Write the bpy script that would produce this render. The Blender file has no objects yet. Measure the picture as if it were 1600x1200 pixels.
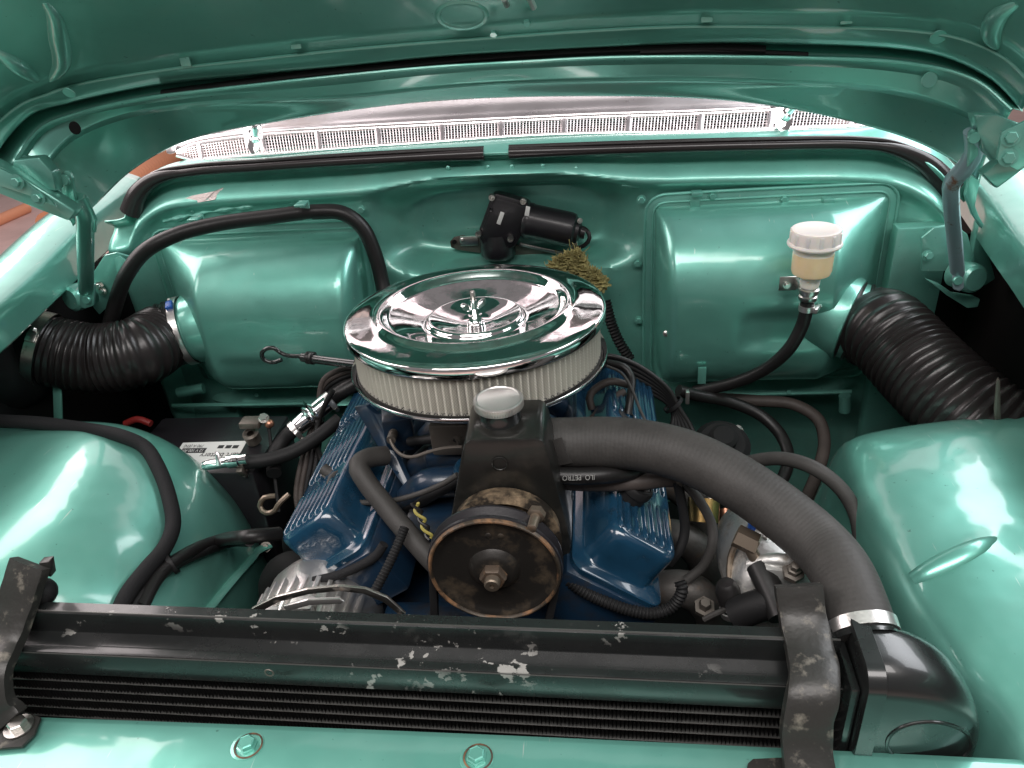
import bpy, bmesh, math, random
import numpy as np
from mathutils import Vector, Matrix
random.seed(7)
R = math.radians
PI = math.pi
scene = bpy.context.scene
C = scene.collection

# ------------------------------------------------------------------ camera
YAW, PITCH, ROLL, FPX = R(7.6), R(-30), R(5.2), 1200.0
fw = Vector((-math.sin(YAW)*math.cos(PITCH), math.cos(YAW)*math.cos(PITCH), math.sin(PITCH)))
r0 = Vector((math.cos(YAW), math.sin(YAW), 0)); u0 = r0.cross(fw)
rt = r0*math.cos(ROLL)-u0*math.sin(ROLL); up = u0*math.cos(ROLL)+r0*math.sin(ROLL)
def ray(px, py):
    return (fw*FPX+rt*(px-800)-up*(py-600)).normalized()
CAM = -ray(742, 495)*1.06            # the air cleaner lid is the origin of the scene
def W(px, py, y=None, z=None, x=None):
    """photo pixel + one known world coordinate -> point"""
    d = ray(px, py)
    t = (y-CAM.y)/d.y if y is not None else ((z-CAM.z)/d.z if z is not None else (x-CAM.x)/d.x)
    return CAM+d*t
def prj(p):
    v = Vector(p)-CAM; w = v.dot(fw)
    return (800+FPX*v.dot(rt)/w, 600-FPX*v.dot(up)/w)
cd = bpy.data.cameras.new('camera'); cam = bpy.data.objects.new('camera', cd); C.objects.link(cam)
cam.matrix_world = Matrix(((rt.x, up.x, -fw.x, CAM.x), (rt.y, up.y, -fw.y, CAM.y), (rt.z, up.z, -fw.z, CAM.z), (0, 0, 0, 1)))
cd.sensor_width = 36.0; cd.lens = 36.0*FPX/1600; cd.clip_start = 0.02; cd.clip_end = 200
scene.camera = cam

# ------------------------------------------------------------------ light: workshop ambient and ceiling light, plus fill lamps added around the car
wd = bpy.data.worlds.new('World'); scene.world = wd; wd.use_nodes = True
bg = wd.node_tree.nodes['Background']; bg.inputs[0].default_value = (0.92, 0.86, 0.87, 1); bg.inputs[1].default_value = 0.21
def area(name, loc, target, sx, sy, power, col):
    l = bpy.data.lights.new(name, 'AREA'); l.shape = 'RECTANGLE'; l.size = sx; l.size_y = sy; l.energy = power; l.color = col
    o = bpy.data.objects.new(name, l); C.objects.link(o); o.location = loc
    o.rotation_euler = (Vector(target)-Vector(loc)).to_track_quat('-Z', 'Y').to_euler()
    return o
area('side_fill_left', (-2.5, 0.5, 1.7), (0, -.1, -.1), 3.8, 1.8, 128, (1, .90, .89))  # fill lamp added left of the car, gives the wheel housing its sheen
area('side_fill_right', (2.5, 1.0, 1.95), (.1, -.1, -.1), 3.8, 1.8, 158, (.93, .96, 1))  # fill lamp added to brighten the right wheel housing
area('ceiling_light', (0.2, -1.75, 2.3), (0, .0, -.2), 3.2, 1.1, 112, (1, .95, .93))
area('rear_fill', (-.3, 4.2, 1.7), (0, .3, .3), 7.0, 2.8, 95, (1, .80, .83))  # fill lamp added behind the car for pink reflections in lid and trim
scene.view_settings.view_transform = 'Standard'; scene.view_settings.look = 'None'
scene.view_settings.exposure = 0.1; scene.view_settings.gamma = 1
scene.cycles.use_denoising = True
scene.cycles.max_bounces = 10; scene.cycles.glossy_bounces = 6

# ------------------------------------------------------------------ materials
def mat(name, col, metal=0., rough=.5, coat=0., coat_rough=.05, spec=.5, bump=0., bump_scale=200., dirt=None, dirt_scale=30., dirt_lo=.55, dirt_hi=.7,
        dirt_rough=None, dirt_metal=None, vary=0., vary_scale=8., sub=0., trans=0., ior=1.45, rough_vary=0., sheen=0., speck=0., scuff=0., chips=None, wave=0.):
    m = bpy.data.materials.new(name); m.use_nodes = True; nt = m.node_tree; b = nt.nodes['Principled BSDF']; L = nt.links.new
    b.inputs['Base Color'].default_value = (*col, 1); b.inputs['Metallic'].default_value = metal; b.inputs['Roughness'].default_value = rough
    b.inputs['Coat Weight'].default_value = coat; b.inputs['Coat Roughness'].default_value = coat_rough; b.inputs['Specular IOR Level'].default_value = spec
    b.inputs['IOR'].default_value = ior
    if sheen: b.inputs['Sheen Weight'].default_value = sheen
    if sub: b.inputs['Subsurface Weight'].default_value = sub; b.inputs['Subsurface Radius'].default_value = (.02, .012, .006); b.inputs['Subsurface Scale'].default_value = .5
    if trans: b.inputs['Transmission Weight'].default_value = trans
    tc = nt.nodes.new('ShaderNodeTexCoord')
    def noise(s, det=4., ro=.6):
        n = nt.nodes.new('ShaderNodeTexNoise'); n.inputs['Scale'].default_value = s; n.inputs['Detail'].default_value = det; n.inputs['Roughness'].default_value = ro
        L(tc.outputs['Object'], n.inputs['Vector']); return n
    cs = None
    def mixc(fac, a, bb):
        x = nt.nodes.new('ShaderNodeMix'); x.data_type = 'RGBA'; L(fac, x.inputs[0])
        for i, v in ((6, a), (7, bb)):
            if isinstance(v, tuple): x.inputs[i].default_value = (*v, 1)
            else: L(v, x.inputs[i])
        return x.outputs[2]
    def ramp(src, lo, hi):
        r_ = nt.nodes.new('ShaderNodeMapRange'); r_.inputs[1].default_value = lo; r_.inputs[2].default_value = hi; L(src, r_.inputs[0]); return r_.outputs[0]
    def mixf(fac, a, bb):
        x = nt.nodes.new('ShaderNodeMix'); L(fac, x.inputs[0]); x.inputs[2].default_value = a; x.inputs[3].default_value = bb; return x.outputs[0]
    if vary:
        n = noise(vary_scale); cs = mixc(ramp(n.outputs[0], .3, .7), tuple(c*(1-vary) for c in col), tuple(min(1, c*(1+vary)) for c in col))
    if dirt:
        n = noise(dirt_scale, 8., .65); fac = ramp(n.outputs[0], dirt_lo, dirt_hi)
        cs = mixc(fac, cs if cs is not None else col, dirt)
        if dirt_rough is not None: L(mixf(fac, rough, dirt_rough), b.inputs['Roughness'])
        if dirt_metal is not None: L(mixf(fac, metal, dirt_metal), b.inputs['Metallic'])
        if coat: L(mixf(fac, coat, 0.), b.inputs['Coat Weight'])
    elif rough_vary:
        n = noise(14., 6.); L(mixf(ramp(n.outputs[0], .35, .7), rough, rough+rough_vary), b.inputs['Roughness'])
    if speck:      # small dark specks and a thin film of dust
        n = noise(150., 2., .5); cs = mixc(ramp(n.outputs[0], .715, .78), cs if cs is not None else col, tuple(x*.6 for x in col))
        n = noise(5.5, 7., .7); f_ = nt.nodes.new('ShaderNodeMath'); f_.operation = 'MULTIPLY'; f_.inputs[1].default_value = speck; L(ramp(n.outputs[0], .48, .75), f_.inputs[0])
        cs = mixc(f_.outputs[0], cs, (.30, .33, .30))
        L(mixf(ramp(n.outputs[0], .40, .72), rough, rough+.14), b.inputs['Roughness']); L(mixf(ramp(n.outputs[0], .42, .75), coat_rough, coat_rough+.10), b.inputs['Coat Roughness'])
    if scuff:      # fine pale scratches
        mp = nt.nodes.new('ShaderNodeMapping'); mp.inputs['Scale'].default_value = (260., 14., 60.); mp.inputs['Rotation'].default_value = (.3, .5, .9); L(tc.outputs['Object'], mp.inputs['Vector'])
        n = nt.nodes.new('ShaderNodeTexNoise'); n.inputs['Scale'].default_value = 1.; n.inputs['Detail'].default_value = 3.; L(mp.outputs[0], n.inputs['Vector'])
        f_ = nt.nodes.new('ShaderNodeMath'); f_.operation = 'MULTIPLY'; f_.inputs[1].default_value = scuff; L(ramp(n.outputs[0], .72, .76), f_.inputs[0])
        cs = mixc(f_.outputs[0], cs if cs is not None else col, (.55, .62, .58))
    if chips:      # clustered flakes of missing paint
        n1 = noise(6., 2.); n2 = noise(48., 6., .6); f_ = nt.nodes.new('ShaderNodeMath'); f_.operation = 'MULTIPLY'
        L(ramp(n1.outputs[0], .50, .58), f_.inputs[0]); L(ramp(n2.outputs[0], .60, .615), f_.inputs[1]); cs = mixc(f_.outputs[0], cs if cs is not None else col, chips)
        n3 = noise(9., 6., .7); L(mixf(ramp(n3.outputs[0], .4, .7), rough, rough+.22), b.inputs['Roughness'])
    if cs is not None: L(cs, b.inputs['Base Color'])
    if bump:
        n = noise(bump_scale, 3.); bp = nt.nodes.new('ShaderNodeBump'); bp.inputs['Strength'].default_value = bump; bp.inputs['Distance'].default_value = .001
        L(n.outputs[0], bp.inputs['Height']); L(bp.outputs[0], b.inputs['Normal'])
        if wave:   # slightly uneven panel beating
            n = noise(11., 2.); b2 = nt.nodes.new('ShaderNodeBump'); b2.inputs['Strength'].default_value = wave; b2.inputs['Distance'].default_value = .004
            L(n.outputs[0], b2.inputs['Height']); L(b2.outputs[0], bp.inputs['Normal']); L(b2.outputs[0], b.inputs['Coat Normal'])
    return m
GREEN = (.158, .445, .368)
M = {}
M['green'] = mat('green_metallic_paint', GREEN, .62, .36, 1., .07, bump=.07, bump_scale=55, vary=.06, speck=.12, scuff=.6, wave=.55)
M['green_fire'] = mat('green_firewall_paint', GREEN, .55, .42, .9, .10, bump=.40, bump_scale=30, vary=.12, vary_scale=12, speck=.22, scuff=.4, wave=.5)
M['green_hood'] = mat('green_hood_paint', (.135, .385, .320), .6, .36, .9, .07, bump=.06, bump_scale=60, vary=.06, speck=.14)
M['chrome'] = mat('chrome_plate', (.86, .85, .85), 1., .045, rough_vary=.05)
M['chrome_lid'] = mat('pitted_chrome', (.86, .84, .84), 1., .035, dirt=(.50, .48, .48), dirt_scale=30, dirt_lo=.48, dirt_hi=.72, dirt_rough=.30)
M['zinc'] = mat('zinc_plated_steel', (.62, .60, .57), 1., .28, dirt=(.30, .26, .22), dirt_scale=60, dirt_rough=.5)
M['steel'] = mat('bare_steel', (.45, .43, .40), 1., .36, dirt=(.16, .10, .06), dirt_scale=50, dirt_rough=.75, dirt_metal=.2)
M['alu'] = mat('cast_aluminium', (.62, .62, .60), .85, .42, bump=.5, bump_scale=160, dirt=(.20, .18, .15), dirt_scale=42, dirt_rough=.7, dirt_metal=.3, dirt_lo=.5, dirt_hi=.68)
M['alu_bright'] = mat('machined_aluminium', (.68, .66, .64), .9, .30, bump=.2, bump_scale=300)
M['rust'] = mat('rusty_iron', (.075, .055, .040), .45, .55, bump=.6, bump_scale=150, dirt=(.23, .115, .05), dirt_scale=26, dirt_lo=.5, dirt_hi=.66, dirt_rough=.8, dirt_metal=.05)
M['pump_iron'] = mat('oily_pump_casting', (.030, .025, .020), .4, .38, bump=.7, bump_scale=110, dirt=(.30, .22, .14), dirt_scale=34, dirt_lo=.46, dirt_hi=.64, dirt_rough=.5, dirt_metal=.4)
M['pulley'] = mat('worn_pulley_black', (.022, .020, .018), .35, .36, bump=.3, bump_scale=90, dirt=(.10, .075, .05), dirt_scale=28, dirt_lo=.52, dirt_hi=.75, dirt_rough=.6)
M['pulley_rim'] = mat('rusted_pulley_rim', (.05, .04, .03), .5, .42, bump=.4, bump_scale=120, dirt=(.20, .105, .05), dirt_scale=36, dirt_lo=.45, dirt_hi=.62, dirt_rough=.75, dirt_metal=.1)
M['black'] = mat('black_gloss_paint', (.010, .011, .011), 0., .22, .4, .06, rough_vary=.12, bump=.06, bump_scale=40)
M['black_chip'] = mat('chipped_black_paint', (.010, .011, .011), 0., .22, .3, .08, chips=(.24, .235, .22), bump=.08, bump_scale=60)
M['black_res'] = mat('black_dusty_paint', (.010, .010, .009), 0., .30, .25, .1, dirt=(.026, .024, .021), dirt_scale=22, dirt_lo=.5, dirt_hi=.75, dirt_rough=.5)
M['black_satin'] = mat('black_satin_enamel', (.012, .011, .013), 0., .36, .2, .15, bump=.2, bump_scale=400)
M['strap'] = mat('weathered_black_bracket', (.028, .027, .025), .2, .40, bump=.9, bump_scale=60, dirt=(.16, .145, .12), dirt_scale=48, dirt_lo=.56, dirt_hi=.70, dirt_rough=.6, rough_vary=.1)
M['rubber'] = mat('black_rubber', (.010, .0095, .0095), 0., .40, bump=.2, bump_scale=250, spec=.4)
M['rubber_matt'] = mat('matt_black_rubber', (.009, .009, .0095), 0., .58, bump=.3, bump_scale=300, spec=.3)
M['rubber_grey'] = mat('greyed_rubber', (.038, .036, .034), 0., .58, bump=.35, bump_scale=220, spec=.35, vary=.2, vary_scale=25)
M['rubber_brown'] = mat('aged_brown_rubber', (.050, .041, .037), 0., .56, bump=.35, bump_scale=220, spec=.35, vary=.2, vary_scale=25)
M['duct'] = mat('duct_rubber', (.016, .0135, .0135), 0., .30, bump=.15, bump_scale=200, spec=.5, vary=.25, vary_scale=20)
M['seal'] = mat('glossy_seal_rubber', (.016, .014, .014), 0., .24, bump=.1, bump_scale=80)
M['tape'] = mat('cloth_tape', (.010, .010, .011), 0., .75, bump=.8, bump_scale=500, spec=.25)
M['dark'] = mat('dark_matt', (.006, .0065, .0065), 0., .7, spec=.2)
M['core'] = mat('radiator_core_black', (.010, .010, .010), .2, .45)
M['core_tube'] = mat('radiator_tube_grey', (.10, .10, .095), .6, .38)
M['blue'] = mat('blue_engine_enamel', (.0075, .034, .066), 0., .20, .9, .05, bump=.16, bump_scale=60, vary=.22, vary_scale=16, dirt=(.010, .013, .017), dirt_scale=26, dirt_lo=.60, dirt_hi=.80, dirt_rough=.45)
M['blue_dark'] = mat('dirty_blue_enamel', (.006, .020, .042), 0., .36, .4, .1, bump=.3, bump_scale=90, dirt=(.012, .012, .013), dirt_scale=18, dirt_lo=.48, dirt_hi=.66, dirt_rough=.6)
M['manifold'] = mat('cast_iron_manifold', (.075, .07, .065), .5, .55, bump=.6, bump_scale=140, dirt=(.10, .07, .05), dirt_scale=30)
M['brass'] = mat('brass', (.55, .36, .14), 1., .3, dirt=(.2, .13, .06), dirt_scale=60, dirt_rough=.55)
M['copper'] = mat('copper', (.50, .24, .16), .9, .38, dirt=(.16, .10, .07), dirt_scale=70, dirt_rough=.6)
M['wheat_steel'] = mat('tarnished_steel_fitting', (.22, .18, .14), .85, .42, dirt=(.16, .11, .07), dirt_scale=60, dirt_rough=.6)
M['paper'] = mat('filter_paper', (.64, .62, .54), 0., .85, spec=.2, bump=.2, bump_scale=300)
M['wire_cream'] = mat('filter_screen', (.46, .45, .40), .3, .5)
M['cap'] = mat('reservoir_cap_plastic', (.80, .74, .70), 0., .35, sub=.3)
M['bottle'] = mat('reservoir_plastic', (.84, .78, .67), 0., .25, sub=.5)
M['fluid'] = mat('amber_fluid_behind_plastic', (.82, .64, .40), 0., .25, sub=.5, vary=.06, vary_scale=30)
M['neck'] = mat('milky_plastic', (.80, .76, .68), 0., .3, sub=.4)
M['white_label'] = mat('printed_label', (.62, .62, .60), 0., .4)
M['ink'] = mat('label_ink', (.02, .02, .022), 0., .5)
M['ink_white'] = mat('hose_print', (.20, .20, .19), 0., .6)
M['rag'] = mat('frayed_yellow_wadding', (.23, .20, .085), 0., .95, spec=.1, vary=.4, vary_scale=60)
M['red'] = mat('red_cable', (.12, .008, .007), 0., .4)
M['yellow'] = mat('yellow_wire', (.28, .24, .06), 0., .45)
M['clampblue'] = mat('blue_clamp_housing', (.02, .10, .42), 0., .35)
M['greenplast'] = mat('green_plastic', (.03, .30, .08), 0., .4)
M['floor'] = mat('pink_concrete', (.62, .44, .40), 0., .6, bump=.3, bump_scale=20, dirt=(.42, .30, .27), dirt_scale=1.6, dirt_lo=.45, dirt_hi=.75)
M['orange'] = mat('orange_pipe', (.62, .27, .15), 0., .45)
M['trim'] = mat('polished_trim', (.88, .83, .84), 1., .27, rough_vary=.08)
M['worn'] = mat('bare_metal_tape', (.55, .48, .46), .8, .45, bump=1., bump_scale=400)
M['hinge_blue'] = mat('bare_bluish_primer', (.30, .41, .45), .4, .4, dirt=(.20, .09, .05), dirt_scale=12, dirt_lo=.6, dirt_hi=.66, dirt_rough=.7)
M['dirty_metal'] = mat('dirty_grey_metal', (.13, .115, .10), .6, .5, dirt=(.05, .04, .03), dirt_scale=40)
gl = mat('windscreen_glass', (.8, .9, .88), 0., .02, trans=1., ior=1.45); M['glass'] = gl

# ------------------------------------------------------------------ mesh helpers
def V(*a): return Vector(a)
def frame(d, hint=None):
    d = Vector(d).normalized(); h = Vector(hint) if hint else (Vector((0, 0, 1)) if abs(d.z) < .9 else Vector((1, 0, 0)))
    a = h.cross(d)
    if a.length < 1e-6: a = Vector((1, 0, 0)).cross(d)
    a.normalize(); return a, d.cross(a), d
def spline(pts, n):
    """Catmull-Rom through pts, n evenly spaced points"""
    P = [Vector(p) for p in pts]
    if len(P) == 2: return [P[0].lerp(P[1], i/(n-1)) for i in range(n)]
    Q = [P[0]*2-P[1]]+P+[P[-1]*2-P[-2]]; fine = []
    for i in range(1, len(Q)-2):
        a, b, c, d = Q[i-1:i+3]
        ta = 0; tb = ta+max(1e-6, (b-a).length)**.5; tc_ = tb+max(1e-6, (c-b).length)**.5; td = tc_+max(1e-6, (d-c).length)**.5
        for k in range(24):
            t = tb+(tc_-tb)*k/24
            A1 = a*((tb-t)/(tb-ta))+b*((t-ta)/(tb-ta)); A2 = b*((tc_-t)/(tc_-tb))+c*((t-tb)/(tc_-tb)); A3 = c*((td-t)/(td-tc_))+d*((t-tc_)/(td-tc_))
            B1 = A1*((tc_-t)/(tc_-ta))+A2*((t-ta)/(tc_-ta)); B2 = A2*((td-t)/(td-tb))+A3*((t-tb)/(td-tb))
            fine.append(B1*((tc_-t)/(tc_-tb))+B2*((t-tb)/(tc_-tb)))
    fine.append(P[-1]); L = [0]
    for i in range(1, len(fine)): L.append(L[-1]+(fine[i]-fine[i-1]).length)
    out = []; j = 0
    for i in range(n):
        s = L[-1]*i/(n-1)
        while j < len(L)-2 and L[j+1] < s: j += 1
        out.append(fine[j].lerp(fine[j+1], (s-L[j])/max(1e-9, L[j+1]-L[j])))
    return out
def plen(p): return sum((p[i]-p[i-1]).length for i in range(1, len(p)))
class MB:
    def __init__(s): s.v = []; s.f = []
    def add(s, vs, fs):
        o = len(s.v); s.v += [tuple(v) for v in vs]; s.f += [tuple(i+o for i in f) for f in fs]; return s
    def box(s, c, size, ax=None, bev=0.):
        bm = bmesh.new(); bmesh.ops.create_cube(bm, size=1)
        bmesh.ops.scale(bm, vec=size, verts=bm.verts)
        if bev: bmesh.ops.bevel(bm, geom=list(bm.edges), offset=bev, segments=2, affect='EDGES', profile=.5)
        bm.verts.index_update(); c = Vector(c)
        e = ax or (V(1, 0, 0), V(0, 1, 0), V(0, 0, 1))
        s.add([c+e[0]*v.co.x+e[1]*v.co.y+e[2]*v.co.z for v in bm.verts], [[v.index for v in f.verts] for f in bm.faces]); bm.free(); return s
    def rings(s, rings, cap0=True, cap1=True, closed=True):
        n = len(rings[0]); vs = [p for r_ in rings for p in r_]; fs = []
        for i in range(len(rings)-1):
            for j in range(n if closed else n-1):
                k = (j+1) % n; fs.append((i*n+j, i*n+k, (i+1)*n+k, (i+1)*n+j))
        if cap0: fs.append(tuple(reversed(range(n))))
        if cap1: fs.append(tuple((len(rings)-1)*n+j for j in range(n)))
        return s.add(vs, fs)
    def tube(s, pts, r, n=12, seg=None, ribs=None, caps=True, flat=1., prof=None):
        """swept tube; r number or function of 0..1; ribs=(pitch, depth)"""
        P = [Vector(p) for p in pts]; L = plen(P)
        if seg is None: seg = max(4, int(L/.008))
        if ribs: seg = max(seg, int(L/ribs[0]*6))
        P = spline(P, seg+1); L = plen(P); rings = []; a = None; acc = 0
        for i, p in enumerate(P):
            d = (P[min(i+1, seg)]-P[max(i-1, 0)]).normalized()
            if a is None: a, b, _ = frame(d)
            else: a = (a-d*a.dot(d)).normalized(); b = d.cross(a)
            if i: acc += (p-P[i-1]).length
            rr = r(i/seg) if callable(r) else r
            if ribs:
                c_ = .5+.5*math.cos(2*PI*acc/ribs[0]); rr = rr+ribs[1]*(c_**.8)
            if prof: rings.append([p+(a*x+b*y)*rr for x, y in prof])
            else: rings.append([p+(a*math.cos(2*PI*k/n)+b*flat*math.sin(2*PI*k/n))*rr for k in range(n)])
        return s.rings(rings, caps, caps)
    def lathe(s, prof, o, d, n=40, cap=False, hint=None):
        a, b, d = frame(d, hint); o = Vector(o)
        rings = [[o+d*h+(a*math.cos(2*PI*k/n)+b*math.sin(2*PI*k/n))*max(r_, 1e-5) for k in range(n)] for r_, h in prof]
        return s.rings(rings, cap, cap)
    def cyl(s, p, q, r, n=20, r2=None):
        p = Vector(p); q = Vector(q); return s.lathe([(r, 0), (r if r2 is None else r2, (q-p).length)], p, q-p, n, True)
    def prism(s, pts, off, bev=0.):
        """planar polygon extruded by off"""
        bm = bmesh.new(); vs = [bm.verts.new(p) for p in pts]; f = bm.faces.new(vs)
        g = bmesh.ops.extrude_face_region(bm, geom=[f]); nv = [e for e in g['geom'] if isinstance(e, bmesh.types.BMVert)]
        bmesh.ops.translate(bm, vec=Vector(off), verts=nv); bmesh.ops.recalc_face_normals(bm, faces=bm.faces)
        if bev: bmesh.ops.bevel(bm, geom=list(bm.edges), offset=bev, segments=2, affect='EDGES', profile=.5)
        bm.verts.index_update(); s.add([v.co for v in bm.verts], [[v.index for v in f.verts] for f in bm.faces]); bm.free(); return s
    def loft(s, rails, nu=40, sub=1, smooth=False):
        """open surface through rails (lists of points); smooth = spline across rails"""
        Rr = [spline(r_, nu) for r_ in rails]
        cols = [spline([r_[i] for r_ in Rr], (len(Rr)-1)*sub+1) if smooth else
                [Rr[k][i].lerp(Rr[k+1][i], j/sub) for k in range(len(Rr)-1) for j in range(sub)]+[Rr[-1][i]] for i in range(nu)]
        return s.rings(cols, False, False, closed=False)
    def hexbolt(s, p, d, r=.006, h=.004, wr=.009, wh=.0012):
        if wr: s.lathe([(wr, 0), (wr, wh)], p, d, 24, True)
        return s.lathe([(r, wh), (r, wh+h*.85), (r*.86, wh+h)], p, d, 6, True)
    def sphere(s, c, r, n=16, sc=(1, 1, 1)):
        rings = []
        for i in range(1, 9):
            t = PI*i/9; rings.append([V(c[0]+r*sc[0]*math.sin(t)*math.cos(2*PI*k/n), c[1]+r*sc[1]*math.sin(t)*math.sin(2*PI*k/n), c[2]-r*sc[2]*math.cos(t)) for k in range(n)])
        return s.rings(rings)
    def build(s, name, m, parent=None, solid=0., sharp=38, flat=False):
        me = bpy.data.meshes.new(name); me.from_pydata(s.v, [], s.f); me.validate()
        bm = bmesh.new(); bm.from_mesh(me); bmesh.ops.remove_doubles(bm, verts=bm.verts, dist=1e-6)
        if not solid: bmesh.ops.recalc_face_normals(bm, faces=bm.faces)
        bm.to_mesh(me); bm.free()
        if not flat:
            me.polygons.foreach_set('use_smooth', [True]*len(me.polygons)); me.set_sharp_from_angle(angle=R(sharp))
        me.materials.append(M[m] if isinstance(m, str) else m)
        o = bpy.data.objects.new(name, me); C.objects.link(o); o.parent = parent
        if solid:
            md = o.modifiers.new('thickness', 'SOLIDIFY'); md.thickness = abs(solid); md.offset = 1 if solid > 0 else -1
        return o
THINGS = []
def tag(o, label, cat, group=None, kind=None):
    if label: o['label'] = label
    if cat: o['category'] = cat
    if group: o['group'] = group
    if kind: o['kind'] = kind
    return o
def thing(name, label, cat, group=None):
    o = bpy.data.objects.new(name, None); C.objects.link(o); o.empty_display_size = .05; THINGS.append(o); return tag(o, label, cat, group)
def settle():
    """put every thing's Empty at its base"""
    for t in THINGS:
        pts = []
        def walk(o):
            for c in o.children:
                if c.type == 'MESH': pts.extend([Vector(b) + c.location for b in c.bound_box])
                walk(c)
        walk(t)
        if not pts: continue
        lo = Vector([min(p[i] for p in pts) for i in range(3)]); hi = Vector([max(p[i] for p in pts) for i in range(3)])
        b = Vector(((lo.x+hi.x)/2, (lo.y+hi.y)/2, lo.z)); t.location = b
        for c in t.children: c.location = c.location-b
def PX(lst): return [W(a, b, y=c) for a, b, c in lst]
def hose(name, label, pts, r, m, cat='hose', n=14, ribs=None, group=None, parent=None, flat=1.):
    o = MB().tube(PX(pts) if len(pts[0]) == 3 and not isinstance(pts[0], Vector) else pts, r, n, ribs=ribs, flat=flat).build(name, m, parent)
    return tag(o, label, cat, group) if label else o
def clamp(parent, p, d, r, w=.012, m='zinc', screw=(0, -.5, 1), ms=None, name='clamp'):
    """worm-drive clamp: band with a screw housing"""
    d = Vector(d).normalized(); p = Vector(p)
    k = MB().lathe([(r, -w/2), (r+.0016, -w/2), (r+.0016, w/2), (r, w/2)], p, d, 32).build(name, m, parent)
    q = Vector(screw); q = (q-d*q.dot(d)).normalized(); t = d.cross(q)
    b = MB().box(p+q*(r+.004), (w*.9, .018, .007), (d, t, q), .0012).build('screw_housing', ms or m, k)
    MB().hexbolt(p+q*(r+.0045)+t*.009, t, .0042, .006, 0).build('screw', 'zinc', k)
    return k
def text(parent, s, o, ex, ey, h, m, name='lettering', depth=.0003, width=None):
    cu = bpy.data.curves.new(name, 'FONT'); cu.body = s; cu.size = 1; cu.align_x = 'CENTER'; cu.align_y = 'CENTER'
    ob = bpy.data.objects.new('tmp', cu); C.objects.link(ob); dg = bpy.context.evaluated_depsgraph_get(); dg.update()
    me = bpy.data.meshes.new_from_object(ob.evaluated_get(dg)); bpy.data.objects.remove(ob)
    ex = Vector(ex).normalized(); ey = Vector(ey).normalized(); o = Vector(o); ez = ex.cross(ey)
    xs = [v.co.x for v in me.vertices]; sx = h if width is None else width/(max(xs)-min(xs))
    for v in me.vertices: v.co = o+ex*v.co.x*sx+ey*v.co.y*h+ez*depth
    me.materials.append(M[m]); q = bpy.data.objects.new(name, me); C.objects.link(q); q.parent = parent; return q
def part_bolts(parent, items, m, r=.006, h=.004, wr=.009, name='bolt'):
    for p, d in items: MB().hexbolt(p, d, r, h, wr).build(name, m, parent)
from mathutils.bvhtree import BVHTree
def caster(objs):
    trees = []
    dg = bpy.context.evaluated_depsgraph_get(); dg.update()
    for o in objs:
        e = o.evaluated_get(dg); me = e.to_mesh(); trees.append(BVHTree.FromPolygons([o.matrix_world@v.co for v in me.vertices], [tuple(p.vertices) for p in me.polygons])); e.to_mesh_clear()
    def on(px, py, off=0.):
        best = None; d = ray(px, py)
        for t in trees:
            h = t.ray_cast(CAM, d)
            if h[0] is not None and (best is None or h[3] < best[3]): best = h
        if best is None: return None
        n = best[1] if best[1].dot(d) < 0 else -best[1]
        return best[0]+n*off
    return on
def smooth01(a, b, x):
    t = min(1, max(0, (x-a)/(b-a))); return t*t*(3-2*t)
def lerp_tab(tab, x):
    if x <= tab[0][0]: return tab[0][1]
    for (a, u), (b, v) in zip(tab, tab[1:]):
        if x <= b: return u+(v-u)*(x-a)/(b-a)
    return tab[-1][1]
# ------------------------------------------------------------------ setting
fl = MB().box((0, 2, -.93), (40, 40, .06)).build('floor', 'floor'); tag(fl, 'pinkish concrete workshop floor', None, kind='structure')

# ------------------------------------------------------------------ car body
body = thing('car_body', 'metallic green car body around the open engine bay with firewall, cowl and fenders', 'car')
SEAL = [(202, 338), (212, 305), (245, 280), (300, 270), (500, 256), (640, 248), (760, 241), (1000, 234), (1200, 229), (1340, 228), (1400, 234), (1450, 256), (1488, 300)]
seal3 = spline([W(a, b, y=.40) for a, b in SEAL], 160)
ztab = sorted((p.x, p.z) for p in seal3)
def ztop(x): return lerp_tab(ztab, x)
def fire_y(x, s, z):
    y = .40
    mid = math.exp(-(x/.20)**4)                      # ledge rises over the wiper recess
    k = .030-.012*mid
    y += .026*math.exp(-((s-k*.62)/(k*.42))**2)      # undercut below the seal
    y -= .016*math.exp(-((s-k*1.75)/(k*.50))**2)     # rolled ridge
    u = (x-.005)/.235; v = (z+.012)/.080
    d = (abs(u)**4+abs(v)**4)**.25
    y += .062*(1-smooth01(.72, 1.12, d))
    y -= .012*smooth01(.02, -.06, z)*math.exp(-(x/.22)**6)*smooth01(-.05, -.095, z)
    for cx in (-.46, .455):                           # shelf below each heater box
        y -= .05*math.exp(-((x-cx)/.19)**8)*math.exp(-((z+.352)/.016)**2)
    y += .05*smooth01(-.37, -.5, z)
    y -= .03*smooth01(.66, .74, abs(x))
    return y
nx, nz = 170, 110; vs = []; fs = []
for i in range(nx):
    x = -.745+1.505*i/(nx-1); zt = ztop(x)
    for j in range(nz):
        s_ = (j/(nz-1))**1.7*(zt+.80); z = zt-s_; vs.append((x, fire_y(x, s_, z), z))
for i in range(nx-1):
    for j in range(nz-1): a = i*nz+j; fs.append((a, a+1, a+nz+1, a+nz))
MB().add(vs, fs).build('firewall', 'green_fire', body, solid=-.003)
def bead(px, y, r=.0042):
    P = spline(PX([(a, b, y) for a, b in px]), 70)
    P = [p+V(random.uniform(-1, 1)*.0012, 0, random.uniform(-1, 1)*.0012) for p in P]
    ph = random.random()*9
    MB().tube(P, lambda t: r*(1+.45*math.sin(t*61+ph)+.3*math.sin(t*23)), 8, seg=140).build('sealant_bead', 'green_fire', body)
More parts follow.
